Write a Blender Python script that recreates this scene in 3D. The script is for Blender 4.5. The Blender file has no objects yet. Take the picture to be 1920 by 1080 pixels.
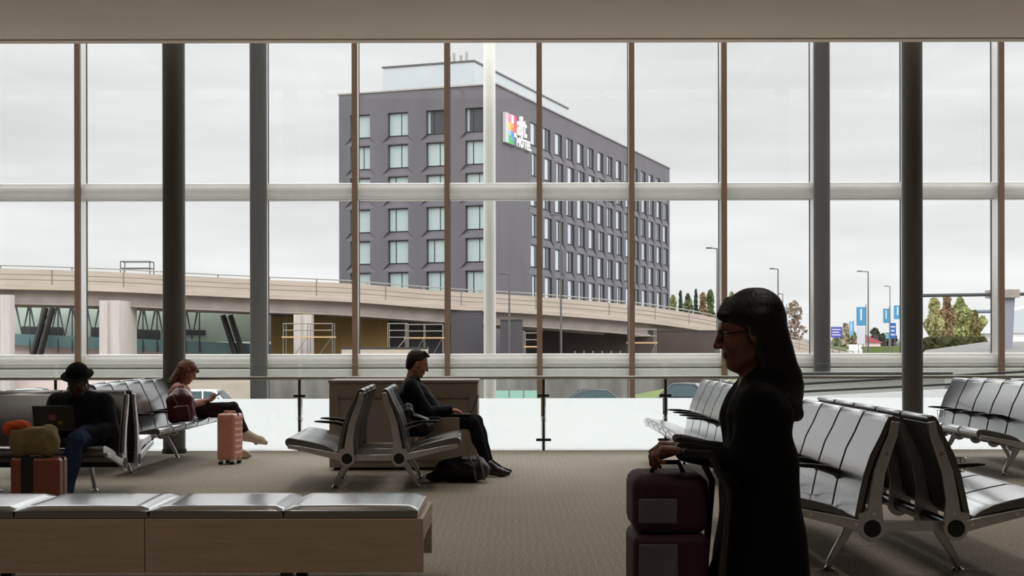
import bpy, math, random
import numpy as np
from mathutils import Vector, Matrix, Euler
R = math.radians
PI = math.pi
sc = bpy.context.scene
col = sc.collection

# ------------------------------------------------------------------ camera
F = 2667.0          # focal length in pixels of a 1920 wide frame (50 mm lens)
CH = 1.30           # camera height
HY = 645.0          # image row of the horizon
cam_d = bpy.data.cameras.new('camera'); cam = bpy.data.objects.new('camera', cam_d); col.objects.link(cam)
cam.location = (0, 0, CH)
cam.rotation_euler = (R(90), R(0.11), 0)
cam_d.sensor_width = 36; cam_d.lens = 36 * F / 1920
cam_d.shift_y = (HY - 540) / 1920
cam_d.clip_end = 3000
sc.camera = cam

# ------------------------------------------------------------------ view + world (overcast sky)
sc.view_settings.view_transform = 'Standard'
sc.view_settings.look = 'None'
sc.view_settings.exposure = 0.0
sc.view_settings.gamma = 1.0
sc.view_settings.use_curve_mapping = False
w = bpy.data.worlds.new('overcast_sky'); sc.world = w; w.use_nodes = True
nt = w.node_tree; nt.nodes.clear()
def N(t, tree=None, **kw):
    n = (tree or nt).nodes.new(t)
    for k, v in kw.items(): setattr(n, k, v)
    return n
out = N('ShaderNodeOutputWorld'); bg = N('ShaderNodeBackground'); tc = N('ShaderNodeTexCoord')
sep = N('ShaderNodeSeparateXYZ'); ramp = N('ShaderNodeValToRGB'); mp = N('ShaderNodeMapping')
noi = N('ShaderNodeTexNoise'); mr = N('ShaderNodeMapRange'); mul = N('ShaderNodeMix', data_type='RGBA', blend_type='MULTIPLY')
L = nt.links.new
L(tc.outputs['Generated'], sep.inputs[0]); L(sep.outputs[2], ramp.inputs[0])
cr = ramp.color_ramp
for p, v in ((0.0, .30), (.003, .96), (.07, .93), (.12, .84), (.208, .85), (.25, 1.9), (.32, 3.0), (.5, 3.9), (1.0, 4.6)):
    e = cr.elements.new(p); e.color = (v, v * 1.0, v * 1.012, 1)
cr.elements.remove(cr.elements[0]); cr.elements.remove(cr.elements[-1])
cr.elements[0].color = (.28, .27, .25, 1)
mp.inputs['Scale'].default_value = (1.6, 1.6, 9.0)
L(tc.outputs['Generated'], mp.inputs[0]); L(mp.outputs[0], noi.inputs['Vector'])
noi.inputs['Scale'].default_value = 2.6; noi.inputs['Detail'].default_value = 4; noi.inputs['Roughness'].default_value = .5
L(noi.outputs[0], mr.inputs['Value'])
mr.inputs['From Min'].default_value = .3; mr.inputs['From Max'].default_value = .7
mr.inputs['To Min'].default_value = .86; mr.inputs['To Max'].default_value = 1.10
mul.inputs[0].default_value = 1.0
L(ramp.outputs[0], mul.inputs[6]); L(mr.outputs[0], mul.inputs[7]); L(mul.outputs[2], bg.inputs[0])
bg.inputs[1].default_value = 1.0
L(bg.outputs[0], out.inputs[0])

# ------------------------------------------------------------------ fill spots without fittings, added under the ceiling to brighten the floor
def add_fill_spot(x, y, power):
    l = bpy.data.lights.new('fill_spot', 'SPOT'); l.energy = power; l.color = (1, .94, .86)
    l.spot_size = R(112); l.spot_blend = .9; l.shadow_soft_size = .35
    o = bpy.data.objects.new('fill_spot', l); col.objects.link(o); o.location = (x, y, 4.74)
for gx in (-9, -5.4, -1.8, 1.8, 5.4, 9):
    for gy in (3.0, 6.2, 9.4, 12.4, 15.2): add_fill_spot(gx, gy, 88)

# ------------------------------------------------------------------ materials
def lin(c): return tuple(((x / 255) / 12.92 if x / 255 <= .04045 else ((x / 255 + .055) / 1.055) ** 2.4) for x in c) + (1,)
def mat(name, c, rough=.6, metal=0., ior=1.5, coat=0., var=0., vscale=8., stretch=(1, 1, 1), bump=0., bscale=60., emit=0., alpha=None, sheen=0.):
    m = bpy.data.materials.new(name); m.use_nodes = True; t = m.node_tree; b = t.nodes['Principled BSDF']
    c = lin(c) if max(c) > 1 else tuple(c) + (1,)
    b.inputs['Base Color'].default_value = c; b.inputs['Roughness'].default_value = rough
    b.inputs['Metallic'].default_value = metal; b.inputs['IOR'].default_value = ior
    b.inputs['Coat Weight'].default_value = coat; b.inputs['Coat Roughness'].default_value = .15
    b.inputs['Sheen Weight'].default_value = sheen
    if rough >= .8: b.inputs['Specular IOR Level'].default_value = .2
    tcn = t.nodes.new('ShaderNodeTexCoord'); mpn = t.nodes.new('ShaderNodeMapping'); t.links.new(tcn.outputs['Object'], mpn.inputs[0])
    mpn.inputs['Scale'].default_value = stretch
    n = t.nodes.new('ShaderNodeTexNoise'); n.inputs['Scale'].default_value = vscale; n.inputs['Detail'].default_value = 6
    t.links.new(mpn.outputs[0], n.inputs['Vector'])
    v = max(var, .03)
    r = t.nodes.new('ShaderNodeMapRange'); r.inputs['From Min'].default_value = .3; r.inputs['From Max'].default_value = .7
    r.inputs['To Min'].default_value = 1 - v; r.inputs['To Max'].default_value = 1 + v
    t.links.new(n.outputs[0], r.inputs['Value'])
    x = t.nodes.new('ShaderNodeMix'); x.data_type = 'RGBA'; x.blend_type = 'MULTIPLY'; x.inputs[0].default_value = 1
    x.inputs[6].default_value = c; t.links.new(r.outputs[0], x.inputs[7]); t.links.new(x.outputs[2], b.inputs['Base Color'])
    if bump:
        n2 = t.nodes.new('ShaderNodeTexNoise'); n2.inputs['Scale'].default_value = bscale; n2.inputs['Detail'].default_value = 4
        t.links.new(mpn.outputs[0], n2.inputs['Vector'])
        bp = t.nodes.new('ShaderNodeBump'); bp.inputs['Strength'].default_value = bump; bp.inputs['Distance'].default_value = .01
        t.links.new(n2.outputs[0], bp.inputs['Height']); t.links.new(bp.outputs[0], b.inputs['Normal'])
    return m
def glass_mat(name, tint=(1, 1, 1), refl=.04, gloss=(1, 1, 1)):
    m = bpy.data.materials.new(name); m.use_nodes = True; t = m.node_tree; t.nodes.clear()
    o = t.nodes.new('ShaderNodeOutputMaterial'); mx = t.nodes.new('ShaderNodeMixShader'); tr = t.nodes.new('ShaderNodeBsdfTransparent')
    g = t.nodes.new('ShaderNodeBsdfGlossy'); fr = t.nodes.new('ShaderNodeFresnel'); fr.inputs[0].default_value = 1.35
    tr.inputs[0].default_value = tuple(tint) + (1,); g.inputs['Roughness'].default_value = .01; g.inputs[0].default_value = tuple(gloss) + (1,)
    t.links.new(fr.outputs[0], mx.inputs[0]); t.links.new(tr.outputs[0], mx.inputs[1]); t.links.new(g.outputs[0], mx.inputs[2]); t.links.new(mx.outputs[0], o.inputs[0])
    return m
def frosted_mat(name):
    m = bpy.data.materials.new(name); m.use_nodes = True; t = m.node_tree; t.nodes.clear()
    o = t.nodes.new('ShaderNodeOutputMaterial')
    tl = t.nodes.new('ShaderNodeBsdfTranslucent'); tl.inputs[0].default_value = (.99, .99, .99, 1)
    tr = t.nodes.new('ShaderNodeBsdfTransparent'); mx = t.nodes.new('ShaderNodeMixShader'); mx.inputs[0].default_value = .10
    t.links.new(tl.outputs[0], mx.inputs[1]); t.links.new(tr.outputs[0], mx.inputs[2]); t.links.new(mx.outputs[0], o.inputs[0])
    return m

M = {}
M['carpet'] = None
def carpet():
    m = bpy.data.materials.new('loop_carpet'); m.use_nodes = True; t = m.node_tree; b = t.nodes['Principled BSDF']
    g = t.nodes.new('ShaderNodeNewGeometry')
    n1 = t.nodes.new('ShaderNodeTexNoise'); n1.inputs['Scale'].default_value = 70; n1.inputs['Detail'].default_value = 4; n1.inputs['Roughness'].default_value = .8
    n2 = t.nodes.new('ShaderNodeTexNoise'); n2.inputs['Scale'].default_value = .7; n2.inputs['Detail'].default_value = 3
    wv = t.nodes.new('ShaderNodeTexWave'); wv.wave_type = 'BANDS'; wv.bands_direction = 'X'; wv.inputs['Scale'].default_value = 6; wv.inputs['Distortion'].default_value = 1.5; wv.inputs['Detail Scale'].default_value = 4
    for q in (n1, n2, wv): t.links.new(g.outputs['Position'], q.inputs['Vector'])
    r = t.nodes.new('ShaderNodeValToRGB'); t.links.new(n1.outputs[0], r.inputs[0])
    r.color_ramp.elements[0].position = .36; r.color_ramp.elements[0].color = (.17, .15, .122, 1)
    r.color_ramp.elements[1].position = .64; r.color_ramp.elements[1].color = (.66, .59, .50, 1)
    mrr = t.nodes.new('ShaderNodeMapRange'); t.links.new(wv.outputs['Fac'], mrr.inputs['Value']); mrr.inputs['To Min'].default_value = .97; mrr.inputs['To Max'].default_value = 1.03
    mr2 = t.nodes.new('ShaderNodeMapRange'); t.links.new(n2.outputs[0], mr2.inputs['Value']); mr2.inputs['To Min'].default_value = .9; mr2.inputs['To Max'].default_value = 1.1
    a = t.nodes.new('ShaderNodeMath'); a.operation = 'MULTIPLY'; t.links.new(mrr.outputs[0], a.inputs[0]); t.links.new(mr2.outputs[0], a.inputs[1])
    x = t.nodes.new('ShaderNodeMix'); x.data_type = 'RGBA'; x.blend_type = 'MULTIPLY'; x.inputs[0].default_value = 1
    t.links.new(r.outputs[0], x.inputs[6]); t.links.new(a.outputs[0], x.inputs[7]); t.links.new(x.outputs[2], b.inputs['Base Color'])
    b.inputs['Roughness'].default_value = .95; b.inputs['Specular IOR Level'].default_value = .15
    bp = t.nodes.new('ShaderNodeBump'); bp.inputs['Strength'].default_value = .5; bp.inputs['Distance'].default_value = .006
    t.links.new(n1.outputs[0], bp.inputs['Height']); t.links.new(bp.outputs[0], b.inputs['Normal'])
    return m
M['carpet'] = carpet()
M['plaster'] = mat('ceiling_plaster', (212, 198, 180), .85, var=.02, vscale=1)
M['wall'] = mat('wall_paint', (84, 79, 74), .85, var=.03, vscale=1)
M['terrazzo'] = mat('white_terrazzo', (238, 240, 240), .25, var=.03, vscale=30)
M['white_metal'] = mat('white_painted_steel', (228, 226, 218), .3, ior=1.8, coat=.5, var=.02)
M['fin'] = mat('white_fin', (248, 246, 242), .2, ior=2.4, coat=1., var=.02)
M['bronze'] = mat('bronze_cap', (122, 96, 76), .5, var=.06, vscale=3, stretch=(1, 1, .2))
M['gasket'] = mat('dark_gasket', (52, 48, 50), .5)
M['column'] = mat('dark_column_paint', (92, 90, 88), .42, var=.04, vscale=2)
M['steel'] = mat('brushed_steel', (168, 164, 156), .3, metal=.9, var=.05)
M['dsteel'] = mat('dark_steel', (70, 68, 66), .35, metal=.6)
M['alu'] = mat('cast_aluminium', (196, 195, 198), .32, metal=.7, var=.06, vscale=12)
M['chrome'] = mat('chrome', (215, 215, 218), .1, metal=1.)
M['leather'] = mat('black_leather', (26, 24, 29), .32, ior=2.3, coat=1.0, var=.08, vscale=40, bump=.06, bscale=260)
M['vinyl'] = mat('black_vinyl', (28, 26, 30), .26, ior=3.2, coat=1.0, var=.05, vscale=30)
M['shell'] = mat('black_plastic_shell', (36, 35, 37), .45, var=.05)
M['rubber'] = mat('black_rubber', (18, 18, 20), .55)
M['beam'] = mat('black_gloss_beam', (40, 40, 44), .18, metal=.5)
M['laminate'] = mat('greige_laminate', (196, 172, 148), .55, var=.12, vscale=5, stretch=(.5, 4, 9), bump=.03)
M['cabinet'] = mat('taupe_cabinet', (152, 138, 124), .5, var=.04, vscale=3)
M['glass'] = glass_mat('clear_glass', (.985, .995, .99))
M['rail_glass'] = glass_mat('railing_glass', (.972, .985, .98))
M['glass_edge'] = mat('green_glass_edge', (190, 220, 210), .2)
M['film'] = frosted_mat('frosted_film')

# ------------------------------------------------------------------ mesh builder
class MB:
    def __init__(s): s.v = []; s.f = []
    def add(s, vs, fs, T=None):
        b = len(s.v)
        for p in vs: s.v.append(tuple(T @ Vector(p)) if T is not None else tuple(p))
        for f in fs: s.f.append(tuple(i + b for i in f))
        return s
    def box(s, a, b, T=None):
        x0, y0, z0 = a; x1, y1, z1 = b
        return s.add([(x0, y0, z0), (x1, y0, z0), (x1, y1, z0), (x0, y1, z0), (x0, y0, z1), (x1, y0, z1), (x1, y1, z1), (x0, y1, z1)],
                     [(0, 3, 2, 1), (4, 5, 6, 7), (0, 1, 5, 4), (1, 2, 6, 5), (2, 3, 7, 6), (3, 0, 4, 7)], T)
    def prism(s, prof, y0, y1, T=None):      # prof: (x,z) polygon extruded along y
        n = len(prof)
        vs = [(x, y0, z) for x, z in prof] + [(x, y1, z) for x, z in prof]
        fs = [tuple(range(n)), tuple(range(2 * n - 1, n - 1, -1))] + [(i, i + n, (i + 1) % n + n, (i + 1) % n) for i in range(n)]
        return s.add(vs, fs, T)
    def tube(s, pts, r, seg=10, T=None, closed=False):
        pts = [Vector(p) for p in pts]; n = len(pts); rs = r if isinstance(r, (list, tuple)) else [r] * n
        vs = []; fs = []; up = Vector((0, 0, 1)); prev = None
        for i, p in enumerate(pts):
            if closed: d = pts[(i + 1) % n] - pts[i - 1]
            else: d = (pts[min(i + 1, n - 1)] - pts[max(i - 1, 0)])
            d.normalize()
            a = prev if prev is not None else (up if abs(d.dot(up)) < .95 else Vector((1, 0, 0)))
            u = (a - d * a.dot(d)).normalized(); v_ = d.cross(u); prev = u
            for k in range(seg):
                t = 2 * PI * k / seg; vs.append(tuple(p + (u * math.cos(t) + v_ * math.sin(t)) * rs[i]))
        m = n if closed else n - 1
        for i in range(m):
            for k in range(seg):
                a = i * seg + k; b = i * seg + (k + 1) % seg; c = ((i + 1) % n) * seg + (k + 1) % seg; d2 = ((i + 1) % n) * seg + k
                fs.append((a, b, c, d2))
        if not closed:
            fs.append(tuple(range(seg - 1, -1, -1))); fs.append(tuple(range((n - 1) * seg, n * seg)))
        return s.add(vs, fs, T)
    def cyl(s, p0, p1, r, seg=24, T=None): return s.tube([p0, p1], r, seg, T)
    def ball(s, c, r, seg=14, T=None):
        rx, ry, rz = r if isinstance(r, (list, tuple)) else (r, r, r)
        vs = []; fs = []; h = seg // 2
        for i in range(1, h):
            for k in range(seg):
                a = PI * i / h; t = 2 * PI * k / seg
                vs.append((c[0] + rx * math.sin(a) * math.cos(t), c[1] + ry * math.sin(a) * math.sin(t), c[2] + rz * math.cos(a)))
        top = len(vs); vs.append((c[0], c[1], c[2] + rz)); vs.append((c[0], c[1], c[2] - rz))
        for i in range(h - 2):
            for k in range(seg): fs.append((i * seg + k, (i + 1) * seg + k, (i + 1) * seg + (k + 1) % seg, i * seg + (k + 1) % seg))
        for k in range(seg):
            fs.append((top, k, (k + 1) % seg)); fs.append((top + 1, (h - 2) * seg + (k + 1) % seg, (h - 2) * seg + k))
        return s.add(vs, fs, T)
    def lathe(s, prof, c=(0, 0, 0), seg=32, T=None):   # prof (r,z)
        vs = []; fs = []; n = len(prof)
        for r, z in prof:
            for k in range(seg):
                t = 2 * PI * k / seg; vs.append((c[0] + r * math.cos(t), c[1] + r * math.sin(t), c[2] + z))
        for i in range(n - 1):
            for k in range(seg): fs.append((i * seg + k, i * seg + (k + 1) % seg, (i + 1) * seg + (k + 1) % seg, (i + 1) * seg + k))
        fs.append(tuple(range(seg - 1, -1, -1))); fs.append(tuple(range((n - 1) * seg, n * seg)))
        return s.add(vs, fs, T)
    def mesh(s, name, m, smooth=35):
        me = bpy.data.meshes.new(name); me.from_pydata(s.v, [], s.f); me.update()
        if m: me.materials.append(m)
        if smooth: finish(me, smooth)
        return me
    def build(s, name, m, parent=None, loc=None, rot=None, bevel=0, smooth=35):
        return put(name, s.mesh(name, m, smooth), parent, loc, rot, bevel)
def finish(me, ang):
    me.polygons.foreach_set('use_smooth', [True] * len(me.polygons)); me.set_sharp_from_angle(angle=R(ang))
def put(name, me, parent=None, loc=None, rot=None, bevel=0):
    o = bpy.data.objects.new(name, me); col.objects.link(o)
    if parent: o.parent = parent
    if loc: o.location = loc
    if rot: o.rotation_euler = rot
    if bevel:
        b = o.modifiers.new('bevel', 'BEVEL'); b.width = bevel; b.segments = 3; b.limit_method = 'ANGLE'; b.angle_limit = R(40)
    return o
def tag(o, label, cat, group=None, kind=None):
    o['label'] = label; o['category'] = cat
    if group: o['group'] = group
    if kind: o['kind'] = kind
    return o
def thing(name, label, cat, loc=(0, 0, 0), rz=0, group=None):
    o = bpy.data.objects.new(name, None); col.objects.link(o); o.empty_display_size = .1
    o.location = loc; o.rotation_euler = (0, 0, rz)
    return tag(o, label, cat, group)
def struct(o): o['kind'] = 'structure'; return o
def at(px, py, Y): return Vector(((px - 960) * Y / F, Y, CH - (py - HY) * Y / F))

# ------------------------------------------------------------------ room shell
struct(MB().box((-14, -6, -.3), (14, 17.42, 0)).build('floor', M['carpet']))
struct(MB().box((-14, 17.42, -.3), (14, 24.2, -.002)).build('floor_atrium', M['terrazzo']))
struct(MB().box((-14, -6, 4.8), (14, 16.44, 5.2)).build('ceiling', M['plaster']))
struct(MB().box((-14, 16.30, 4.785), (14, 16.46, 6.9)).build('trim_1', M['plaster']))
struct(MB().box((-14.3, -6, 0), (-14, 24.5, 6.9)).build('wall_left', M['wall']))
struct(MB().box((14, -6, 0), (14.3, 24.5, 6.9)).build('wall_right', M['wall']))
struct(MB().box((-14.3, -6.3, 0), (14.3, -6, 6.9)).build('wall_back', M['wall']))

# curtain wall ---------------------------------------------------------
WY = 24.0; MX0 = 0.468; MS = 1.56
cw = bpy.data.objects.new('window_1', None); col.objects.link(cw); cw.location = (0, WY, 0); struct(cw)
capm = MB().box((-.045, -.01, 0), (.045, .07, 6.9)).mesh('mullion', M['bronze'])
finm = MB().box((-.032, .07, 0), (.032, .42, 6.9)).mesh('mullion_fin', M['fin'])
gskm = MB().box((-.04, .42, 0), (.04, .46, 6.9)).mesh('mullion_frame', M['gasket'])
pn = {}
for k in range(-9, 9):
    x = MX0 + MS * k
    m_ = put('mullion', capm, cw, (x, 0, 0))
    put('fin', finm, m_); put('gasket', gskm, m_)
    if k < 8:
        for z0, z1 in ((.02, .88), (1.14, 3.80), (4.02, 6.8)):
            key = (z0, z1)
            if key not in pn: pn[key] = MB().box((.03, .44, z0), (MS - .03, .45, z1)).mesh('pane', M['glass'], 0)
            put('pane', pn[key], cw, (x, 0, 0))
xa, xb = MX0 + MS * -9, MX0 + MS * 8
def transom(z, r):
    b = MB()
    b.tube([(xa, .22, z), (xb, .22, z)], r, 28)
    return b.build('transom_tube', M['white_metal'], cw)
transom(3.91, .135); transom(1.01, .125)
MB().box((xa, .06, .745), (xb, .40, .885)).build('sill_rail', M['white_metal'], cw, bevel=.02)
MB().box((xa, .30, 3.76), (xb, .47, 3.80)).build('sill_rail', M['white_metal'], cw)
MB().box((xa, -.02, -.01), (xb, .5, .08)).build('sill', M['white_metal'], cw)
# atrium roof: white rafters carrying roof glass
sk = bpy.data.objects.new('window_2', None); col.objects.link(sk); sk.location = (0, 20, 6.9); struct(sk)
rf = MB().box((-.05, -3.6, 0), (.05, 4.5, .22)).mesh('rafter', M['white_metal'])
rg = MB().box((.06, -3.5, .12), (MS * 2 - .06, 4.4, .13)).mesh('roof_pane', M['glass'], 0)
for k in range(-9, 9, 2):
    put('rafter', rf, sk, (MX0 + MS * k, 0, 0))
    if k < 7: put('roof_pane', rg, sk, (MX0 + MS * k, 0, 0))

# columns --------------------------------------------------------------
def column(x, y, r, label, top=4.8):
    t = thing('round_column', label, 'column', (x, y, 0), group='dark round columns')
    MB().lathe([(r, 0), (r, top)], seg=40).build('shaft', M['column'], t)
    MB().lathe([(r + .012, 0), (r + .012, .05)], seg=40).build('base_ring', M['dsteel'], t)
column(-4.05, 17.05, .133, 'thick dark round column rising behind the seat of the woman in the pink top', 6.9)
column(4.80, 17.05, .122, 'thick dark round column standing in front of the railing at the right', 6.9)
column(-4.06, 22.8, .137, 'thinner looking dark round column near the window, left of the scaffold view', 6.9)
column(4.97, 22.8, .130, 'dark round column near the window on the right, behind the railing', 6.9)

# railing --------------------------------------------------------------
RY = 17.36; PX0 = -2.594; PS = 1.4885
ra = thing('glass_railing', 'long glass railing with steel posts, tubular handrail and frosted lower panels', 'railing', (0, RY, 0))
b = MB(); b.box((-.016, -.012, 0), (.016, .012, .87)); pm = b.mesh('post', M['dsteel'])
b = MB().box((-.09, -.03, .115), (.09, .02, .145)); clampm = b.mesh('clamp', M['rubber'])
b = MB().box((-.07, -.03, .655), (.07, .02, .685)); clamp2 = b.mesh('clamp', M['rubber'])
b = MB()
b.cyl((0, -.02, .40), (0, .02, .40), .018, 12)
knm = b.mesh('fixing', M['steel'])
gp = MB().box((.03, .028, .02), (PS - .03, .040, 1.05)).mesh('glass_panel', M['rail_glass'], 0)
fp = MB().box((.03, .043, .02), (PS - .03, .045, .635)).mesh('frosted_film', M['film'], 0)
ge = MB().box((.03, .027, 1.05), (PS - .03, .041, 1.056)).mesh('glass_edge', M['glass_edge'], 0)
for k in range(-7, 8):
    x = PX0 + PS * k
    p = put('post', pm, ra, (x, 0, 0)); put('clamp', clampm, p); put('clamp', clamp2, p); put('fixing', knm, p)
    g = put('glass_panel', gp, ra, (x, 0, 0)); put('frosted_film', fp, g); put('glass_edge', ge, g)
MB().tube([(PX0 - PS * 7, -.05, .89), (PX0 + PS * 8, -.05, .89)], .021, 16).build('handrail', M['steel'], ra)

# ramp with dark handrails in the atrium at the right --------------------
rt = thing('ramp_balustrade', 'pale sloping balustrade with dark handrails behind the railing at the right', 'balustrade', (0, 20.6, 0))
MB().prism([(4.0, 0), (9.5, 0), (9.5, .80), (4.0, .52)], -.01, .01).build('side_panel', M['film'], rt)
for dz in (0, .14):
    MB().tube([(4.1, -.08, .60 + dz * .8), (9.5, -.08, .86 + dz)], .018, 10).build('handrail', M['dsteel'], rt)
for x in (5.9, 7.4, 8.9):
    MB().tube([(x, -.08, .6), (x, -.08, .98)], .016, 8).build('post', M['dsteel'], rt)
bx = thing('white_counter', 'white counter with a grey top in the atrium at the right', 'counter', (5.5, 22.0, 0))
MB().box((-1.1, -.3, 0), (1.1, .3, .78)).build('body', M['fin'], bx)
MB().box((-1.2, -.4, .78), (1.2, .4, .86)).build('top', M['column'], bx, bevel=.01)

# ------------------------------------------------------------------ tandem seating
PITCH = .566
W2 = .268
back_prof = [(.318, .345), (.292, .47), (.268, .58), (.232, .69), (.180, .79), (.147, .865), (.130, .898), (.105, .908), (.085, .90), (.080, .885), (.098, .872),
             (.118, .842), (.150, .772), (.200, .672), (.236, .562), (.258, .46), (.284, .345)]
seat_prof = [(.330, .352), (.38, .392), (.44, .418), (.53, .442), (.62, .462), (.70, .477), (.745, .478), (.768, .462), (.772, .44), (.765, .415), (.748, .40), (.72, .395),
             (.70, .412), (.62, .405), (.53, .392), (.44, .372), (.38, .352), (.34, .335)]
mesh_cache = {}
def strip(pts, w0, w1, y0, y1):    # tapered bar following pts in xz
    pts = [Vector((p[0], 0, p[1])) for p in pts]; n = len(pts); a = []; b_ = []
    for i, p in enumerate(pts):
        d = (pts[min(i + 1, n - 1)] - pts[max(i - 1, 0)]).normalized(); nn = Vector((-d.z, 0, d.x)); w_ = (w0 + (w1 - w0) * i / (n - 1)) / 2
        a.append((p.x + nn.x * w_, p.z + nn.z * w_)); b_.append((p.x - nn.x * w_, p.z - nn.z * w_))
    return MB().prism(a + b_[::-1], y0, y1)
def tandem_meshes():
    c = mesh_cache
    c['seat'] = MB().prism(seat_prof, -W2, W2).mesh('seat', M['leather'], 50)
    c['seat_pan'] = MB().prism([(.33, .325), (.45, .352), (.60, .382), (.71, .392), (.70, .38), (.60, .368), (.45, .338), (.34, .312)], -W2 + .01, W2 - .01).mesh('seat_pan', M['shell'], 50)
    c['back'] = MB().prism(back_prof, -W2, W2).mesh('backrest', M['leather'], 50)
    c['shell'] = MB().prism([(.282, .36), (.256, .46), (.233, .562), (.197, .668), (.147, .768), (.112, .84), (.095, .868), (.088, .86), (.105, .832), (.138, .765), (.187, .66), (.222, .556), (.244, .455), (.27, .355)], -W2 + .008, W2 - .008).mesh('back_shell', M['shell'], 50)
    # armrest
    ar = MB(); ar.prism([(.27, .565), (.34, .588), (.44, .600), (.53, .602), (.575, .598), (.57, .588), (.50, .580), (.40, .572), (.30, .545), (.265, .545)], -.026, .026)
    c['arm'] = ar.mesh('armrest', M['rubber'], 50)
    c['arm_bracket'] = strip([(.245, .50), (.30, .545), (.42, .578)], .05, .014, -.009, .009).mesh('armrest_bracket', M['alu'])
    # end frame
    f = strip([(.222, .33), (.208, .46), (.185, .60), (.143, .72), (.112, .80), (.098, .875)], .075, .042, -.014, .014); 
    c['back_frame'] = f.mesh('back_frame', M['alu'])
    f = strip([(.26, .300), (.40, .335), (.52, .362), (.64, .388), (.745, .405)], .062, .034, -.014, .014)
    c['seat_frame'] = f.mesh('seat_frame', M['alu'])
    h = MB(); T = Matrix.Translation((.2275, 0, .295)) @ Matrix.Rotation(PI / 2, 4, 'X')
    h.lathe([(.066, -.016), (.070, 0), (.066, .016)], seg=32, T=T)
    h.prism([(.165, .33), (.175, .44), (.205, .40), (.25, .385), (.30, .375), (.30, .30), (.22, .26)], -.013, .013)
    c['hub'] = h.mesh('hub', M['alu'])
    c['cap'] = MB().lathe([(.047, -.020), (.049, 0), (.047, .020)], seg=28, T=T).mesh('hub_cap', M['rubber'])
    bo = MB()
    for (x, z) in ((.148, .70), (.218, .375), (.315, .318), (.56, .372)):
        bo.lathe([(.009, -.018), (.009, .018)], seg=12, T=Matrix.Translation((x, 0, z)) @ Matrix.Rotation(PI / 2, 4, 'X'))
    c['bolt'] = bo.mesh('bolts', M['chrome'])
    lg = strip([(.235, .275), (.275, .20), (.325, .12), (.362, .055), (.370, .012)], .058, .026, -.016, .016)
    c['leg'] = lg.mesh('leg', M['alu'])
    c['foot'] = MB().lathe([(.032, 0), (.034, .006), (.02, .016), (.012, .03)], c=(.372, 0, 0), seg=20).mesh('foot', M['chrome'])
    t_ = Matrix.Translation((.2275, 0, .295))
    c['xbar'] = MB().box((-.2, -.02, .268), (.2, .02, .322)).mesh('crossbar', M['alu'])
    ch = MB(); ch.tube([(.60 + .045 * math.cos(a * PI / 12), .045 * math.sin(a * PI / 12), .585) for a in range(24)], .004, 6, closed=True)
    ch.tube([(.60 + .035 * math.cos(a * PI / 12), .035 * math.sin(a * PI / 12), .50) for a in range(24)], .003, 6, closed=True)
    for a in range(4): ch.tube([(.60 + .045 * math.cos(a * PI / 2), .045 * math.sin(a * PI / 2), .585), (.60 + .035 * math.cos(a * PI / 2), .035 * math.sin(a * PI / 2), .50)], .003, 6)
    c['cup'] = ch.mesh('cup_holder', M['chrome'])
tandem_meshes()
def tandem(label, x, y, rz, n, arms=(1, 1), cups=(), panel=None, near_end=True):
    """double sided beam seating; local y runs along the beam from 0 to n*PITCH, rows face +x and -x"""
    c = mesh_cache; Ln = n * PITCH
    t = thing('beam_seating', label, 'bench seating', (x, y, 0), rz, 'back to back rows of black waiting seats')
    for s in (0, 1):
        rot = (0, 0, PI * s)
        bm = MB().cyl((.2275, 0, .295), (.2275, Ln, .295), .036, 20).mesh('beam', M['beam'])
        if s: put('beam', bm, t, (0, Ln, 0), rot)
        else: put('beam', bm, t)
        for i in range(n):
            yc = (i + .5) * PITCH
            st = put('seat', c['seat'], t, (0, yc, 0), rot, .008); put('seat_pan', c['seat_pan'], st)
            bk = put('backrest', c['back'], t, (0, yc, 0), rot, .006); put('back_shell', c['shell'], bk)
        for i in range(1, n):
            if not arms[s]: continue
            a = put('armrest', c['arm'], t, (0, i * PITCH, 0), rot, .004); put('armrest_bracket', c['arm_bracket'], a)
            if (s, i) in cups: put('cup_holder', c['cup'], t, (0, i * PITCH, 0), rot)
        for yy in [0, Ln] + [i * PITCH for i in range(1, n)]:
            end = yy in (0, Ln)
            o = put('back_frame' if end else 'back_rib', c['back_frame'], t, (0, yy, 0), rot, .006 if end else 0)
            if not end: o.scale = (1, .35, 1)
            if end:
                put('bolts', c['bolt'], o)
                put('seat_frame', c['seat_frame'], t, (0, yy, 0), rot, .006)
            h = put('hub', c['hub'], t, (0, yy, 0), rot)
            if not end: h.scale = (1, .6, 1)
            if end: put('hub_cap', c['cap'], h)
        for yy in (.42, Ln - .42):
            lg = put('leg', c['leg'], t, (0, yy, 0), rot, .006); put('foot', c['foot'], lg)
    for yy in (.10, Ln * .5, Ln - .10):
        put('crossbar', c['xbar'], t, (0, yy, 0), None, .004)
    return t
# A centre, B right front, D right behind, C far right, E2 left along y, E1 left along x
tA = tandem('double sided row of three black seats where the man with the laptop sits', -1.223, 12.50, R(1.9), 3)
tB = tandem('double sided row of five black seats nearest on the right, with white reflections', 2.18, 7.73, 0, 5, cups=((1, 4), (1, 2), (0, 2)))
tD = tandem('double sided row of black seats partly hidden behind the walking woman', 2.23, 12.95, 0, 5)
tC = tandem('double sided row of black seats at the right edge beyond the nearest row', 5.20, 13.55, 0, 5, cups=((0, 1), (1, 3)))
tE = tandem('double sided row of black seats where the woman in the pink top sits', -4.23, 13.95, 0, 5)
tF = tandem('double sided row of black seats where the man in the black hat sits', -3.30, 12.30, R(90), 3, arms=(1, 0))
# grey divider panel between seats of the centre row
MB().box((-.155, -.008, -.105), (.155, .008, .105)).build('divider_panel', M['cabinet'], tA, (.60, 1.16, .485), (0, R(-2), 0), .004)

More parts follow.
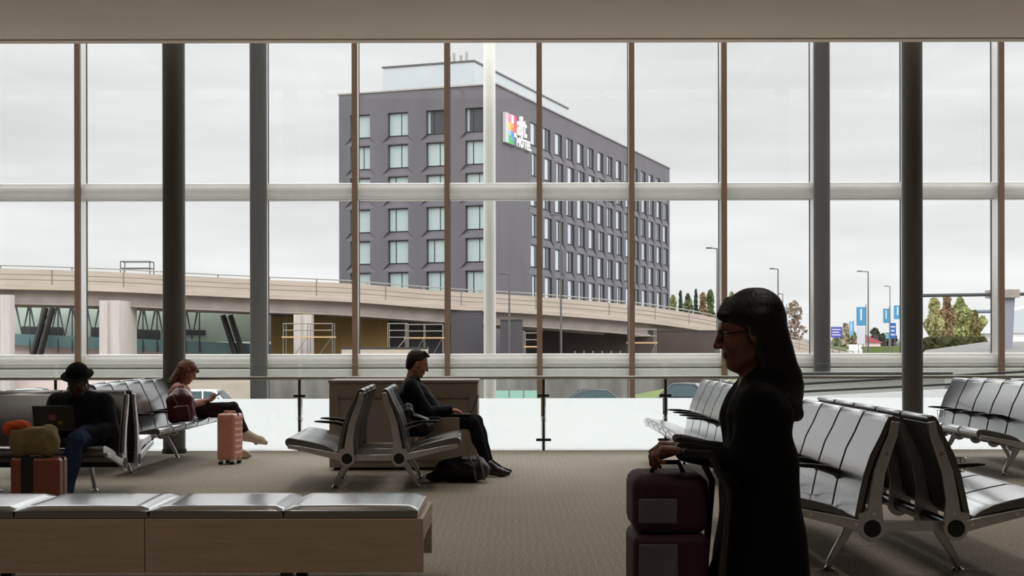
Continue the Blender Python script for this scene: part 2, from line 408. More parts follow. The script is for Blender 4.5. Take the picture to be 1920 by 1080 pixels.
# ------------------------------------------------------------------ cabinet behind the centre row
cb = thing('low_cabinet', 'low taupe panelled cabinet standing against the railing behind the centre seats', 'cabinet', (-1.12, 15.0, 0))
MB().box((-.765, -.34, .03), (.765, .34, .90)).build('body', M['cabinet'], cb, bevel=.004)
MB().box((-.72, -.31, 0), (.72, .31, .03)).build('plinth', M['rubber'], cb)
MB().box((-.775, -.35, .90), (.775, .35, .93)).build('top', M['cabinet'], cb, bevel=.006)
for sx in (-1, 1):
    fr = MB(); x0, x1 = (-.68, -.04) if sx < 0 else (.04, .68)
    fr.box((x0, -.352, .10), (x0 + .012, -.34, .76)); fr.box((x1 - .012, -.352, .10), (x1, -.34, .76)); fr.box((x0, -.352, .748), (x1, -.34, .76)); fr.box((x0, -.352, .10), (x1, -.34, .112))
    fr.build('panel_moulding', M['cabinet'], cb)

# ------------------------------------------------------------------ foreground bench
fb = thing('padded_bench', 'long wooden bench with white shining black cushions in the left foreground', 'bench', (-.457, 7.30, 0))
XL = -3.6
MB().box((XL, 0, .127), (-1.432, .035, .404)).build('front_board', M['laminate'], fb, bevel=.003)
MB().box((-1.428, 0, .127), (0, .035, .404)).build('front_board', M['laminate'], fb, bevel=.003)
MB().box((XL, .765, .115), (0, .80, .404)).build('rear_board', M['laminate'], fb, bevel=.003)
MB().box((XL, .035, .372), (0, .765, .404)).build('bench_top', M['laminate'], fb, bevel=.003)
MB().box((-.035, .035, .29), (0, .765, .372)).build('end_rail', M['laminate'], fb, bevel=.003)
for x in (-.75, -2.4):
    MB().box((x, .10, 0), (x + .06, .16, .38)).build('leg', M['dsteel'], fb); MB().box((x, .64, 0), (x + .06, .70, .38)).build('leg', M['dsteel'], fb)
for k in range(5):
    x1 = -.03 - .693 * k; x0 = x1 - .688; b = MB(); nx, ny = 14, 14; vs = []; fs = []
    for j in range(ny + 1):
        for i in range(nx + 1):
            u = i / nx * 2 - 1; v = j / ny * 2 - 1
            e = (1 - abs(u) ** 14) ** .5 * (1 - abs(v) ** 14) ** .5
            vs.append((x0 + (x1 - x0) * i / nx, .012 + .74 * j / ny, .446 + .018 * min(1, e * 1.2) + .006 * (1 - u * u) * (1 - v * v)))
    for j in range(ny):
        for i in range(nx): a = j * (nx + 1) + i; fs.append((a, a + 1, a + nx + 2, a + nx + 1))
    nb = len(vs); ring = [i for i in range(nx + 1)] + [(j) * (nx + 1) + nx for j in range(1, ny + 1)] + [ny * (nx + 1) + i for i in range(nx - 1, -1, -1)] + [j * (nx + 1) for j in range(ny - 1, 0, -1)]
    for r_ in ring: vs.append((vs[r_][0], vs[r_][1], .406))
    m_ = len(ring)
    for q in range(m_): fs.append((ring[q], nb + q, nb + (q + 1) % m_, ring[(q + 1) % m_]))
    fs.append(tuple(nb + q for q in range(m_ - 1, -1, -1)))
    b.add(vs, [f[::-1] if len(f) == 4 and f[0] >= 0 and False else f for f in fs])\
        .build('cushion', M['vinyl'], fb, bevel=.006, smooth=60)
# ================================================================== organic shapes: smooth distance fields meshed with surface nets
def V3(p): return np.array(p, dtype=np.float32)
def cap(a, b, ra, rb=None, k=.02, op='+'): return ('c', V3(a), V3(b), ra, ra if rb is None else rb, k, op)
def ell(c, r, rot=(0, 0, 0), k=.02, op='+'): return ('e', V3(c), V3(r), np.array(Euler(rot).to_matrix(), dtype=np.float32), None, k, op)
def rbx(c, h, r=.02, rot=(0, 0, 0), k=.01, op='+'): return ('b', V3(c), V3(h), np.array(Euler(rot).to_matrix(), dtype=np.float32), r, k, op)
def xf(prims, T):
    out_ = []; Rm = np.array(T.to_3x3(), dtype=np.float32)
    for p in prims:
        if p[0] == 'c': out_.append(('c', V3(T @ Vector(p[1].tolist())), V3(T @ Vector(p[2].tolist()))) + p[3:])
        else: out_.append((p[0], V3(T @ Vector(p[1].tolist())), p[2], Rm @ p[3]) + p[4:])
    return out_
def grow(prims, g): 
    o = []
    for p in prims:
        if p[0] == 'c': o.append(('c', p[1], p[2], p[3] + g, p[4] + g, p[5], p[6]))
        else: o.append((p[0], p[1], p[2] + g) + p[3:])
    return o
def field_mesh(name, prims, h, m, noise=None):
    lo = np.full(3, 1e9); hi = -lo; boxes = []
    for p in prims:
        if p[0] == 'c':
            a = np.minimum(p[1] - p[3], p[2] - p[4]); b_ = np.maximum(p[1] + p[3], p[2] + p[4])
        else:
            r = float(np.linalg.norm(p[2])) if p[0] == 'b' else float(max(p[2])); a = p[1] - r; b_ = p[1] + r
        mg = p[5] + 3 * h + (abs(p[4]) if p[0] == 'b' else 0)
        boxes.append((a - mg, b_ + mg))
        if p[6] == '+': lo = np.minimum(lo, a - mg); hi = np.maximum(hi, b_ + mg)
    n = np.ceil((hi - lo) / h).astype(int) + 1
    D = np.full(tuple(n), .2, dtype=np.float32)
    ax = [(lo[i] + h * np.arange(n[i])).astype(np.float32) for i in range(3)]
    for p, (a, b_) in zip(prims, boxes):
        i0 = np.maximum(np.floor((a - lo) / h).astype(int), 0); i1 = np.minimum(np.ceil((b_ - lo) / h).astype(int) + 1, n)
        if (i1 <= i0).any(): continue
        sl = tuple(slice(i0[i], i1[i]) for i in range(3))
        X, Y_, Z = np.meshgrid(ax[0][sl[0]], ax[1][sl[1]], ax[2][sl[2]], indexing='ij')
        if p[0] == 'c':
            ba = p[2] - p[1]; L2 = max(float(ba @ ba), 1e-9); px, py, pz = X - p[1][0], Y_ - p[1][1], Z - p[1][2]
            t = np.clip((px * ba[0] + py * ba[1] + pz * ba[2]) / L2, 0, 1)
            d = np.sqrt((px - t * ba[0]) ** 2 + (py - t * ba[1]) ** 2 + (pz - t * ba[2]) ** 2) - (p[3] + (p[4] - p[3]) * t)
        else:
            q = np.stack([X - p[1][0], Y_ - p[1][1], Z - p[1][2]], -1) @ p[3]
            if p[0] == 'e':
                k0 = np.linalg.norm(q / p[2], axis=-1); k1 = np.linalg.norm(q / (p[2] ** 2), axis=-1)
                d = k0 * (k0 - 1) / np.maximum(k1, 1e-6)
            else:
                q = np.abs(q) - (p[2] - p[4]); d = np.linalg.norm(np.maximum(q, 0), axis=-1) + np.minimum(q.max(-1), 0) - p[4]
        k = max(p[5], 1e-4); A = D[sl]
        if p[6] == '+':
            hh = np.maximum(k - np.abs(A - d), 0) / k; D[sl] = np.minimum(A, d) - hh * hh * k * .25
        else:
            d = -d; hh = np.maximum(k - np.abs(A - d), 0) / k; D[sl] = np.maximum(A, d) + hh * hh * k * .25
    if noise:
        amp, fr = noise
        X, Y_, Z = ax[0][:, None, None], ax[1][None, :, None], ax[2][None, None, :]
        D += amp * (np.sin(fr * (X * .6 + Z) + 2.3 * np.sin(fr * .45 * Y_ + 1.3)) * np.sin(fr * .7 * (X - .7 * Z) + 1.7 + 1.5 * np.sin(fr * .5 * (Y_ + Z)))).astype(np.float32)
    S = D < 0
    c8 = [S[i:n[0] - 1 + i, j:n[1] - 1 + j, k:n[2] - 1 + k] for i in (0, 1) for j in (0, 1) for k in (0, 1)]
    anyc = c8[0].copy(); allc = c8[0].copy()
    for q in c8[1:]: anyc |= q; allc &= q
    act = anyc & ~allc; idx = np.argwhere(act); vid = np.full(act.shape, -1, dtype=np.int64); vid[act] = np.arange(len(idx))
    acc = np.zeros((len(idx), 3)); cnt = np.zeros(len(idx))
    off = [(i, j, k) for i in (0, 1) for j in (0, 1) for k in (0, 1)]
    for a in off:
        for d_ in range(3):
            if a[d_] == 1: continue
            b_ = list(a); b_[d_] = 1
            da = D[idx[:, 0] + a[0], idx[:, 1] + a[1], idx[:, 2] + a[2]]; db = D[idx[:, 0] + b_[0], idx[:, 1] + b_[1], idx[:, 2] + b_[2]]
            mk = (da < 0) != (db < 0); t = np.where(mk, da / np.where(mk, da - db, 1), 0)
            pt = np.tile(np.array(a, float), (len(idx), 1)); pt[:, d_] += t
            acc[mk] += pt[mk]; cnt[mk] += 1
    verts = lo + h * (idx + acc / cnt[:, None])
    faces = []
    for d_ in range(3):
        o1, o2 = [q for q in range(3) if q != d_]
        sl0 = [slice(1, -1)] * 3; sl0[d_] = slice(0, n[d_] - 1); sl1 = list(sl0); sl1[d_] = slice(1, n[d_])
        s0 = S[tuple(sl0)]; s1 = S[tuple(sl1)]; e = np.argwhere(s0 != s1)
        if not len(e): continue
        base = e.copy(); base[:, o1] += 1; base[:, o2] += 1
        ins = s0[e[:, 0], e[:, 1], e[:, 2]]
        def g(a1, a2):
            q = base.copy(); q[:, o1] -= a1; q[:, o2] -= a2; return vid[q[:, 0], q[:, 1], q[:, 2]]
        quad = np.stack([g(1, 1), g(0, 1), g(0, 0), g(1, 0)], 1)
        fl = ins if d_ != 1 else ~ins
        quad[~fl] = quad[~fl][:, ::-1]
        faces.append(quad)
    faces = np.concatenate(faces)
    me = bpy.data.meshes.new(name); nv, nf = len(verts), len(faces)
    me.vertices.add(nv); me.vertices.foreach_set('co', verts.astype(np.float32).ravel())
    me.loops.add(nf * 4); me.loops.foreach_set('vertex_index', faces.astype(np.int32).ravel())
    me.polygons.add(nf); me.polygons.foreach_set('loop_start', np.arange(0, nf * 4, 4, dtype=np.int32))
    me.update(calc_edges=True); me.validate()
    me.polygons.foreach_set('use_smooth', [True] * len(me.polygons)); me.materials.append(m)
    return me

# ------------------------------------------------------------------ people
SKIN_A = mat('skin_light', (176, 122, 98), .5, var=.05, vscale=20)
SKIN_B = mat('skin_tan', (122, 76, 58), .5, var=.05, vscale=20)
SKIN_C = mat('skin_brown', (84, 56, 46), .5, var=.05, vscale=20)
EYEW = mat('eye_white', (150, 135, 125), .4); EYED = mat('eye_iris', (40, 28, 20), .2)
def head_prims():
    P = [ell((-.014, 0, .036), (.098, .077, .088), k=.01), ell((.026, 0, -.028), (.066, .060, .088), k=.03),
         ell((.062, 0, -.096), (.024, .024, .018), k=.03),
         cap((.090, 0, .020), (.110, 0, -.026), .007, .011, k=.012), ell((.100, .010, -.029), (.011, .009, .008), k=.006), ell((.100, -.010, -.029), (.011, .009, .008), k=.006),
         cap((.080, -.032, .034), (.080, .032, .034), .010, k=.018),
         ell((.064, .034, -.026), (.026, .022, .026), k=.02), ell((.064, -.034, -.026), (.026, .022, .026), k=.02),
         cap((.088, -.018, -.054), (.088, .018, -.054), .0065, k=.006), cap((.086, -.015, -.065), (.086, .015, -.065), .0075, k=.006)]
    for s in (-1, 1):
        P += [cap((-.01, .052 * s, -.055), (.050, .020 * s, -.097), .016, .014, k=.03),
              ell((.101, .031 * s, .008), (.016, .016, .010), k=.01, op='-'),
              ell((-.006, .080 * s, -.004), (.020, .008, .033), (0, R(12), R(14 * s)), k=.006),
              ell((.004, .087 * s, 0), (.010, .005, .018), k=.004, op='-')]
    return P
def hand_prims(wr, d, nrm, th, curl=35, sc_=1.):
    """wr wrist, d finger direction, nrm palm facing direction, th direction of the thumb side"""
    wr = Vector(wr); d = Vector(d).normalized(); nrm = Vector(nrm); nrm = (nrm - d * nrm.dot(d)).normalized(); s = d.cross(nrm).normalized()
    if s.dot(Vector(th)) < 0: s = -s
    P = []; axis = d.cross(nrm).normalized()
    lens = [(.040, .024, .019), (.045, .028, .021), (.042, .026, .020), (.033, .020, .017)]
    for j in range(4):
        o_ = (1.5 - j) * .0195 * sc_
        b0 = wr + s * o_ * .7 + d * .012; b1 = wr + s * o_ + d * (.082 - .004 * abs(j - 1)) * sc_
        P.append(cap(b0, b1, .0135 * sc_, .0115 * sc_, k=.010))
        p = b1; ang = 0; c = curl * (1 + .12 * j)
        for q, ln in enumerate(lens[j]):
            ang += R(c * (.6, .9, .6)[q]); dd = Matrix.Rotation(ang, 3, axis) @ d
            e = p + dd * ln * sc_; P.append(cap(p, e, (.0092 - .0008 * q) * sc_, (.0086 - .0009 * q) * sc_, k=.002)); p = e
    t0 = wr + d * .022 + s * .020; t1 = t0 + (d * .55 + s * .62 + nrm * .35).normalized() * .040 * sc_; t2 = t1 + (d * .85 + s * .2 + nrm * .45).normalized() * .032 * sc_
    t3 = t2 + (d * .9 - s * .05 + nrm * .4).normalized() * .024 * sc_
    P += [cap(t0, t1, .014 * sc_, .0115 * sc_, k=.008), cap(t1, t2, .0108 * sc_, .0098 * sc_, k=.002), cap(t2, t3, .0098 * sc_, .0085 * sc_, k=.002)]
    return P
def torso_prims(J, w_=1.):
    pel, ab, ch, nk = [Vector(J[q]) for q in ('pel', 'abd', 'chest', 'neck')]; P = []
    for s in (-1, 1):
        o1 = Vector((0, .075 * s * w_, 0)); o2 = Vector((0, .055 * s * w_, 0)); o3 = Vector((0, .080 * s * w_, 0))
        P += [cap(pel + o1, ab + o2, .100, .092, k=.06), cap(ab + o2, ch + o3, .092, .100, k=.06), cap(ch + o3, nk + Vector((0, .05 * s, -.03)), .095, .045, k=.06)]
    P += [cap(J['shL'], J['shR'], .050, k=.05)]
    return P
def arm_prims(J, s, k=.03, f=1.): return [cap(J['sh' + s], J['el' + s], .050 * f, .040 * f, k=k), cap(J['el' + s], J['wr' + s], .040 * f, .026 * f, k=.015)]
def leg_prims(J, s, f=1.): return [cap(J['hip' + s], J['kn' + s], .084 * f, .058 * f, k=.03), cap(J['kn' + s], J['an' + s], .056 * f, .036 * f, k=.02), ell((Vector(J['kn' + s]) * .65 + Vector(J['an' + s]) * .35) , (.05 * f, .05 * f, .09 * f), k=.04)]
def foot_prims(J, s):
    an, toe = Vector(J['an' + s]), Vector(J['toe' + s]); d = (toe - an).normalized()
    return [cap(an, an + Vector((-.02, 0, -.045)), .034, .030, k=.02), cap(an + Vector((-.01, 0, -.04)), toe, .032, .022, k=.02)]
def shoe_mesh(J, s, m, fat=1., sole=None):
    an, toe = Vector(J['an' + s]), Vector(J['toe' + s]); L_ = (toe - an); fl = Vector((L_.x, L_.y, 0)).normalized() if not J.get('tilt' + s) else L_.normalized()
    dn = Vector((0, 0, -1)) if not J.get('tilt' + s) else (Vector((0, 0, -1)) - fl * Vector((0, 0, -1)).dot(fl)).normalized()
    side = fl.cross(dn)
    heel = an - fl * .035 + dn * .055; ball_ = toe - fl * .06; tip = toe
    P = [cap(an + dn * .0, heel + dn * -.01, .044 * fat, .036 * fat, k=.02), cap(heel, ball_, .036 * fat, .036 * fat, k=.03), cap(ball_, tip, .036 * fat, .024 * fat, k=.02),
         cap(an + fl * .02, ball_ + dn * -.008, .040 * fat, .03 * fat, k=.03)]
    return P
def sole_mesh(J, s, th=.016):
    an, toe = Vector(J['an' + s]), Vector(J['toe' + s]); L_ = (toe - an); fl = Vector((L_.x, L_.y, 0)).normalized() if not J.get('tilt' + s) else L_.normalized()
    dn = Vector((0, 0, -1)) if not J.get('tilt' + s) else (Vector((0, 0, -1)) - fl * Vector((0, 0, -1)).dot(fl)).normalized()
    side = fl.cross(dn); P = []; o_ = dn * .082
    for q in (-1, 1): P += [cap(an - fl * .045 + o_ + side * .016 * q, toe - fl * .055 + side * .026 * q + dn * .012, .020, .020, k=.03)]
    P += [cap(toe - fl * .055 + dn * .012, toe + fl * .004 + dn * .006, .024, .018, k=.03)]
    for q in range(5): P += [cap(an + fl * (.02 + .03 * q) + dn * (.0 + .012 * q) + side * .02, an + fl * (.02 + .03 * q) + dn * (.0 + .012 * q) - side * .02, .022, k=.01)]
    return P
def person(label, loc, rz, J, skin, parts, hsc=1., k_h=.004):
    t = thing('person', label, 'person', loc, rz)
    P = torso_prims(J)
    for s in 'LR': P += arm_prims(J, s) + leg_prims(J, s, .9) + foot_prims(J, s)
    hd = Vector(J['head']); T = Matrix.Translation(hd) @ Euler((0, R(J['pitch']), R(J.get('hyaw', 0)))).to_matrix().to_4x4() @ Matrix.Scale(hsc, 4)
    hp = []
    for p in head_prims():
        if p[0] == 'c': hp.append(('c', p[1], p[2], p[3] * hsc, p[4] * hsc, p[5], p[6]))
        else: hp.append((p[0], p[1], p[2] * hsc) + p[3:])
    P += [cap(J['neck'], hd + (T.to_3x3() @ Vector((-.025, 0, -.03))), .052, .050, k=.02)]
    rot = Euler((0, R(J['pitch']), R(J.get('hyaw', 0)))).to_matrix().to_4x4()
    hp2 = []
    for p in hp:      # scale positions then rotate
        if p[0] == 'c': hp2.append(('c', p[1] * hsc, p[2] * hsc) + p[3:])
        else: hp2.append((p[0], p[1] * hsc) + p[2:])
    TH = Matrix.Translation(hd) @ rot
    P += xf(hp2, TH)
    for s in 'LR': P += hand_prims(J['wr' + s], *J['hand' + s])
    put('body', field_mesh('body', P, k_h, skin), t)
    for s in (-1, 1):
        c_ = TH @ Vector((.0755 * hsc, .031 * s * hsc, .008 * hsc)); e = MB().ball(c_, .0125 * hsc, 16).build('eye', EYEW, t)
        c2 = TH @ Vector((.0825 * hsc, .031 * s * hsc, .006 * hsc)); MB().ball(c2, .0065 * hsc, 12).build('iris', EYED, e)
    for nm, pr, h, m, nz, lb in parts(J, TH, hsc):
        o = put(nm, field_mesh(nm, pr, h, m, nz), t)
        if lb: o['label'] = lb
    return t, TH
def lateral(J):   # fill L/R from base joints if missing
    return J

navy = mat('navy_wool', (15, 16, 24), .85, var=.12, vscale=30, bump=.2, bscale=200, sheen=.1)
black_cloth = mat('black_cloth', (9, 9, 11), .85, var=.1, vscale=30, bump=.2, bscale=200)
charcoal = mat('charcoal_trousers', (16, 16, 21), .8, var=.1, vscale=20, bump=.15, bscale=150)
denim = mat('blue_denim', (40, 52, 80), .85, var=.2, vscale=18, bump=.3, bscale=250)
pink = mat('pale_pink_knit', (206, 160, 152), .85, var=.06, vscale=30, bump=.2, bscale=160)
plum = mat('plum_leggings', (44, 28, 34), .8, var=.1)
cream = mat('cream_trainer', (206, 192, 170), .6, var=.08, vscale=25)
shoe_m = mat('dark_brown_shoe', (30, 20, 20), .25, coat=.3)
hair_dk = mat('dark_brown_hair', (36, 26, 20), .5, var=.35, vscale=30, stretch=(1, 1, .25), bump=.5, bscale=90)
hair_red = mat('auburn_hair', (112, 60, 40), .5, var=.35, vscale=30, stretch=(1, 1, .2), bump=.5, bscale=90)
hair_blk = mat('black_hair', (16, 13, 14), .45, var=.3, vscale=30, stretch=(1, 1, .2), bump=.5, bscale=90)
shirt_m = mat('grey_shirt', (96, 92, 96), .8)
felt = mat('black_felt', (15, 15, 17), .9)

# --- seated man with laptop, facing +x (hip above origin)
hx = 0.0
J1 = dict(pel=(.0, 0, .57), abd=(-.06, 0, .68), chest=(-.155, 0, .82), neck=(-.175, 0, .945), head=(-.105, 0, 1.10), pitch=20,
          shL=(-.165, .185, .885), shR=(-.165, -.185, .885), elL=(.0, .23, .64), elR=(.01, -.235, .635), wrL=(.20, .10, .655), wrR=(.20, -.11, .655),
          handL=((1, -.15, -.12), (0, 0, -1), (0, -1, 0), 22), handR=((1, .15, -.12), (0, 0, -1), (0, 1, 0), 22),
          hipL=(.02, .09, .555), hipR=(.02, -.09, .555), knL=(.47, .11, .535), knR=(.44, -.12, .53), anL=(.60, .10, .115), anR=(.575, -.11, .115),
          toeL=(.80, .12, .035), toeR=(.78, -.13, .035))
def parts1(J, TH, hs):
    g = .018
    jk = grow(torso_prims(J), g) + [cap((.01, -.05, .66), (-.10, -.05, .80), .105, .10, k=.05), cap((.01, .05, .66), (-.10, .05, .80), .105, .10, k=.05)] + grow(arm_prims(J, 'L'), g) + grow(arm_prims(J, 'R'), g) + [cap((-.02, -.1, .56), (-.02, .1, .56), .115, k=.05)]
    # open the front at the collar
    jk += [cap((-.10, .045, .955), (.0, .04, .76), .016, k=.008), cap((-.10, -.045, .955), (.0, -.04, .76), .016, k=.008)]
    tr = []
    for s in 'LR': tr += grow(leg_prims(J, s, .92), .010)
    tr += [cap((0, -.08, .56), (0, .08, .56), .108, k=.03)]
    sh = [cap((-.165, 0, .90), (-.155, 0, .975), .058, .056, k=.02)]
    hair = [ell((-.030, 0, .058), (.096, .084, .086), k=.01), ell((-.060, 0, .02), (.062, .078, .080), k=.02), ell((-.070, 0, -.025), (.042, .060, .060), k=.02), cap((.02, -.03, .126), (.070, -.01, .114), .024, .014, k=.02), cap((.02, .03, .126), (.068, .02, .112), .022, .014, k=.02),
            ell((.075, 0, -.01), (.085, .13, .082), k=.015, op='-'), ell((-.0, .085, -.02), (.026, .03, .036), k=.01, op='-'), ell((-.0, -.085, -.02), (.026, .03, .036), k=.01, op='-')]
    sl = xf([('c',) + p[1:] if 0 else p for p in hair], TH)
    return [('jacket', jk, .006, navy, (.0035, 26), 'dark navy jacket'), ('trousers', tr, .006, charcoal, (.003, 24), 'dark charcoal trousers'), ('shirt_collar', sh, .005, shirt_m, None, None), ('hair', sl, .004, hair_dk, (.002, 160), None),
            ('shoe', shoe_mesh(J, 'L', 0), .004, shoe_m, None, None), ('shoe', shoe_mesh(J, 'R', 0), .004, shoe_m, None, None)]
p1, _ = person('person seated in dark navy jacket and charcoal trousers typing on a laptop', (-.825, 14.04, 0), R(1), J1, SKIN_A, parts1)

# --- woman in pink top seated on the left, facing +x, right leg crossed
J2 = dict(pel=(.0, 0, .56), abd=(-.01, 0, .65), chest=(-.01, 0, .745), neck=(.0, 0, .855), head=(.075, 0, .985), pitch=28,
          shL=(-.01, .155, .80), shR=(-.01, -.155, .80), elL=(.05, .20, .60), elR=(.04, -.20, .60), wrL=(.27, .07, .655), wrR=(.27, -.09, .65),
          handL=((1, -.1, .25), (0, -.3, 1), (0, -1, 0), 40), handR=((1, .1, .25), (0, .3, 1), (0, 1, 0), 40),
          hipL=(.02, .08, .55), hipR=(.02, -.08, .56), knL=(.48, .08, .52), knR=(.60, -.02, .595), anL=(.60, .09, .11), anR=(.745, .02, .285),
          toeL=(.76, .10, .035), toeR=(.955, .03, .185), tiltR=True)
def parts2(J, TH, hs):
    jk = grow(torso_prims(J, .85), .004) + grow(arm_prims(J, 'L'), .008) + grow(arm_prims(J, 'R'), .008)
    jk = [p if p[0] != 'c' else p for p in jk]
    tr = []
    for s in 'LR': tr += grow(leg_prims(J, s, .86), .006)
    tr += [cap((0, -.07, .55), (0, .07, .55), .106, k=.03)]
    hair = [ell((-.022, 0, .050), (.108, .088, .092), k=.01), cap((-.05, .04, .02), (-.085, .05, -.16), .060, .040, k=.03), cap((-.05, -.04, .02), (-.085, -.05, -.16), .060, .040, k=.03), cap((-.07, 0, .02), (-.11, 0, -.17), .062, .04, k=.03),
            cap((.0, .075, .03), (.01, .080, -.17), .030, .02, k=.02), cap((.0, -.075, .03), (.01, -.080, -.17), .030, .02, k=.02), cap((.06, -.03, .085), (.088, .03, .06), .024, k=.02),
            ell((.095, 0, -.03), (.055, .07, .085), k=.012, op='-')]
    return [('top', jk, .006, pink, (.002, 30), 'pale pink top'), ('leggings', tr, .006, plum, (.0015, 30), 'dark plum leggings'), ('hair', xf(hair, TH), .004, hair_red, (.003, 120), 'long auburn hair'),
            ('shoe', shoe_mesh(J, 'L', 0, 1.08), .004, cream, None, 'cream trainer'), ('shoe', shoe_mesh(J, 'R', 0, 1.08), .004, cream, None, 'cream trainer'),
            ('shoe_sole', sole_mesh(J, 'L'), .004, cream, None, None), ('shoe_sole', sole_mesh(J, 'R'), .004, cream, None, None)]
p2, _ = person('person with long auburn hair, pink top and crossed legs in cream trainers', (-3.755, 16.12, 0), 0, J2, SKIN_A, parts2)

# --- man with hat on the left, facing the camera
J3 = dict(pel=(.0, 0, .56), abd=(.0, 0, .65), chest=(-.01, 0, .77), neck=(.02, 0, .875), head=(.075, 0, .985), pitch=22,
          shL=(-.01, .20, .82), shR=(-.01, -.20, .82), elL=(.06, .27, .60), elR=(.06, -.27, .60), wrL=(.28, .14, .565), wrR=(.27, -.05, .575),
          handL=((1, -.4, -.1), (0, 0, -1), (0, -1, 0), 45), handR=((1, .3, -.1), (0, 0, -1), (0, 1, 0), 35),
          hipL=(.02, .10, .555), hipR=(.02, -.10, .555), knL=(.46, .10, .53), knR=(.46, -.20, .52), anL=(.56, .06, .11), anR=(.50, -.25, .11),
          toeL=(.74, .05, .035), toeR=(.68, -.27, .035))
def parts3(J, TH, hs):
    g = .024
    jk = grow(torso_prims(J), g) + grow(arm_prims(J, 'L'), g) + grow(arm_prims(J, 'R'), g) + [cap((.02, -.12, .57), (.02, .12, .57), .12, k=.05), cap((.09, .06, .86), (.13, .04, .62), .014, k=.01), cap((.09, -.06, .86), (.13, -.04, .62), .014, k=.01)]
    tr = []
    for s in 'LR': tr += grow(leg_prims(J, s, .98), .014)
    tr += [cap((0, -.08, .56), (0, .08, .56), .112, k=.03)]
    hair = [ell((-.035, 0, .03), (.082, .084, .075), k=.01), ell((.075, 0, -.01), (.085, .13, .1), k=.015, op='-')]
    hat = [ell((-.014, 0, .085), (.108, .092, .085), k=.01), ell((-.01, 0, .066), (.155, .135, .010), k=.012)]
    beard = [ell((.045, 0, -.085), (.052, .056, .036), k=.01), ell((.085, 0, -.060), (.03, .022, .012), k=.008, op='-')]
    return [('coat', jk, .006, navy, (.004, 22), 'dark navy coat'), ('jeans', tr, .006, denim, (.004, 24), 'blue jeans'), ('hair', xf(hair, TH), .004, hair_dk, None, None), ('hat', xf(hat, TH), .005, felt, None, 'black felt hat'),
            ('beard', xf(beard, TH), .004, hair_dk, None, None), ('shoe', shoe_mesh(J, 'L', 0), .005, shoe_m, None, None), ('shoe', shoe_mesh(J, 'R', 0), .005, shoe_m, None, None)]
p3, TH3 = person('person in black hat, dark coat and blue jeans bent over a laptop', (-3.62, 11.93, 0), R(-90), J3, SKIN_C, parts3)

# --- woman walking to the left in the right foreground
J4 = dict(pel=(.0, 0, .80), abd=(.0, 0, .92), chest=(.01, 0, 1.05), neck=(.015, 0, 1.17), head=(.035, 0, 1.335), pitch=8,
          shL=(.02, .155, 1.10), shR=(.0, -.155, 1.10), elL=(.10, .19, .90), elR=(.04, -.20, .88), wrL=(.27, .11, .93), wrR=(.25, -.13, .93),
          handL=((1, -.1, .1), (0, 0, -1), (0, -1, 0), 60), handR=((1, .1, .1), (0, 0, -1), (0, 1, 0), 60),
          hipL=(.0, .08, .76), hipR=(.0, -.08, .76), knL=(.16, .09, .43), knR=(-.08, -.09, .42), anL=(.24, .09, .09), anR=(-.34, -.09, .17),
          toeL=(.42, .09, .03), toeR=(-.20, -.09, .03))
def parts4(J, TH, hs):
    g = .006
    jk = grow(torso_prims(J), g) + grow(arm_prims(J, 'L'), g) + grow(arm_prims(J, 'R'), g)
    for s in (-1, 1):
        jk += [cap((-.015, .070 * s, .86), (-.045, .09 * s, .40), .105, .130, k=.06), cap((.02, .06 * s, .80), (.06, .08 * s, .40), .09, .115, k=.06)]
    jk += [cap((-.03, -.05, 1.17), (-.03, .05, 1.17), .062, k=.03), rbx((0, 0, .22), (.5, .5, .14), .01, k=.01, op='-')]
    jk += [cap((.03, -.045, 1.165), (-.05, -.02, 1.205), .030, k=.02), cap((.03, .045, 1.165), (-.05, .02, 1.205), .030, k=.02)]
    sc4 = [cap((.02 + .055 * math.cos(a), .06 * math.sin(a), 1.165 + .012 * math.sin(a * 3)), (.02 + .055 * math.cos(a + .8), .06 * math.sin(a + .8), 1.165 + .012 * math.sin(a * 3 + 2.4)), .030, k=.02) for a in np.arange(0, 6.28, .8)]
    tr = []
    for s in 'LR': tr += grow(leg_prims(J, s, .88), .010)
    hair = [ell((-.022, 0, .058), (.108, .090, .098), k=.01), cap((-.05, 0, .06), (-.105, 0, -.20), .085, .060, k=.03), cap((-.03, .055, .03), (-.06, .07, -.22), .045, .03, k=.03), cap((-.03, -.055, .03), (-.06, -.07, -.22), .045, .03, k=.03),
            cap((-.10, 0, -.18), (-.125, 0, -.30), .058, .03, k=.03), cap((.05, -.03, .115), (.085, .03, .075), .022, k=.02),
            ell((.105, 0, -.02), (.06, .075, .085), k=.012, op='-')]
    return [('coat', jk, .006, black_cloth, (.005, 17), 'long black coat'), ('trousers', tr, .006, black_cloth, None, None), ('hair', xf(hair, TH), .004, hair_blk, (.0012, 70), 'long black hair'),
            ('boot', shoe_mesh(J, 'L', 0), .005, shoe_m, None, None), ('boot', shoe_mesh(J, 'R', 0), .005, shoe_m, None, None)]
p4, TH4 = person('person walking left in long black coat with long black hair, pushing a trolley', (.865, 5.0, 0), R(180), J4, SKIN_B, parts4, hsc=1.06)
# spectacles
b = MB()
for s in (-1, 1):
    b.tube([TH4 @ Vector((.098, .031 * s + .024 * math.cos(a), .006 + .020 * math.sin(a))) for a in np.arange(0, 6.28, .42)], .0022, 6, closed=True)
    b.tube([TH4 @ Vector((.098, .055 * s, .012)), TH4 @ Vector((.0, .084 * s, .010))], .002, 6)
b.tube([TH4 @ Vector((.099, -.008, .01)), TH4 @ Vector((.099, .008, .01))], .002, 6)
b.build('glasses', felt, p4)

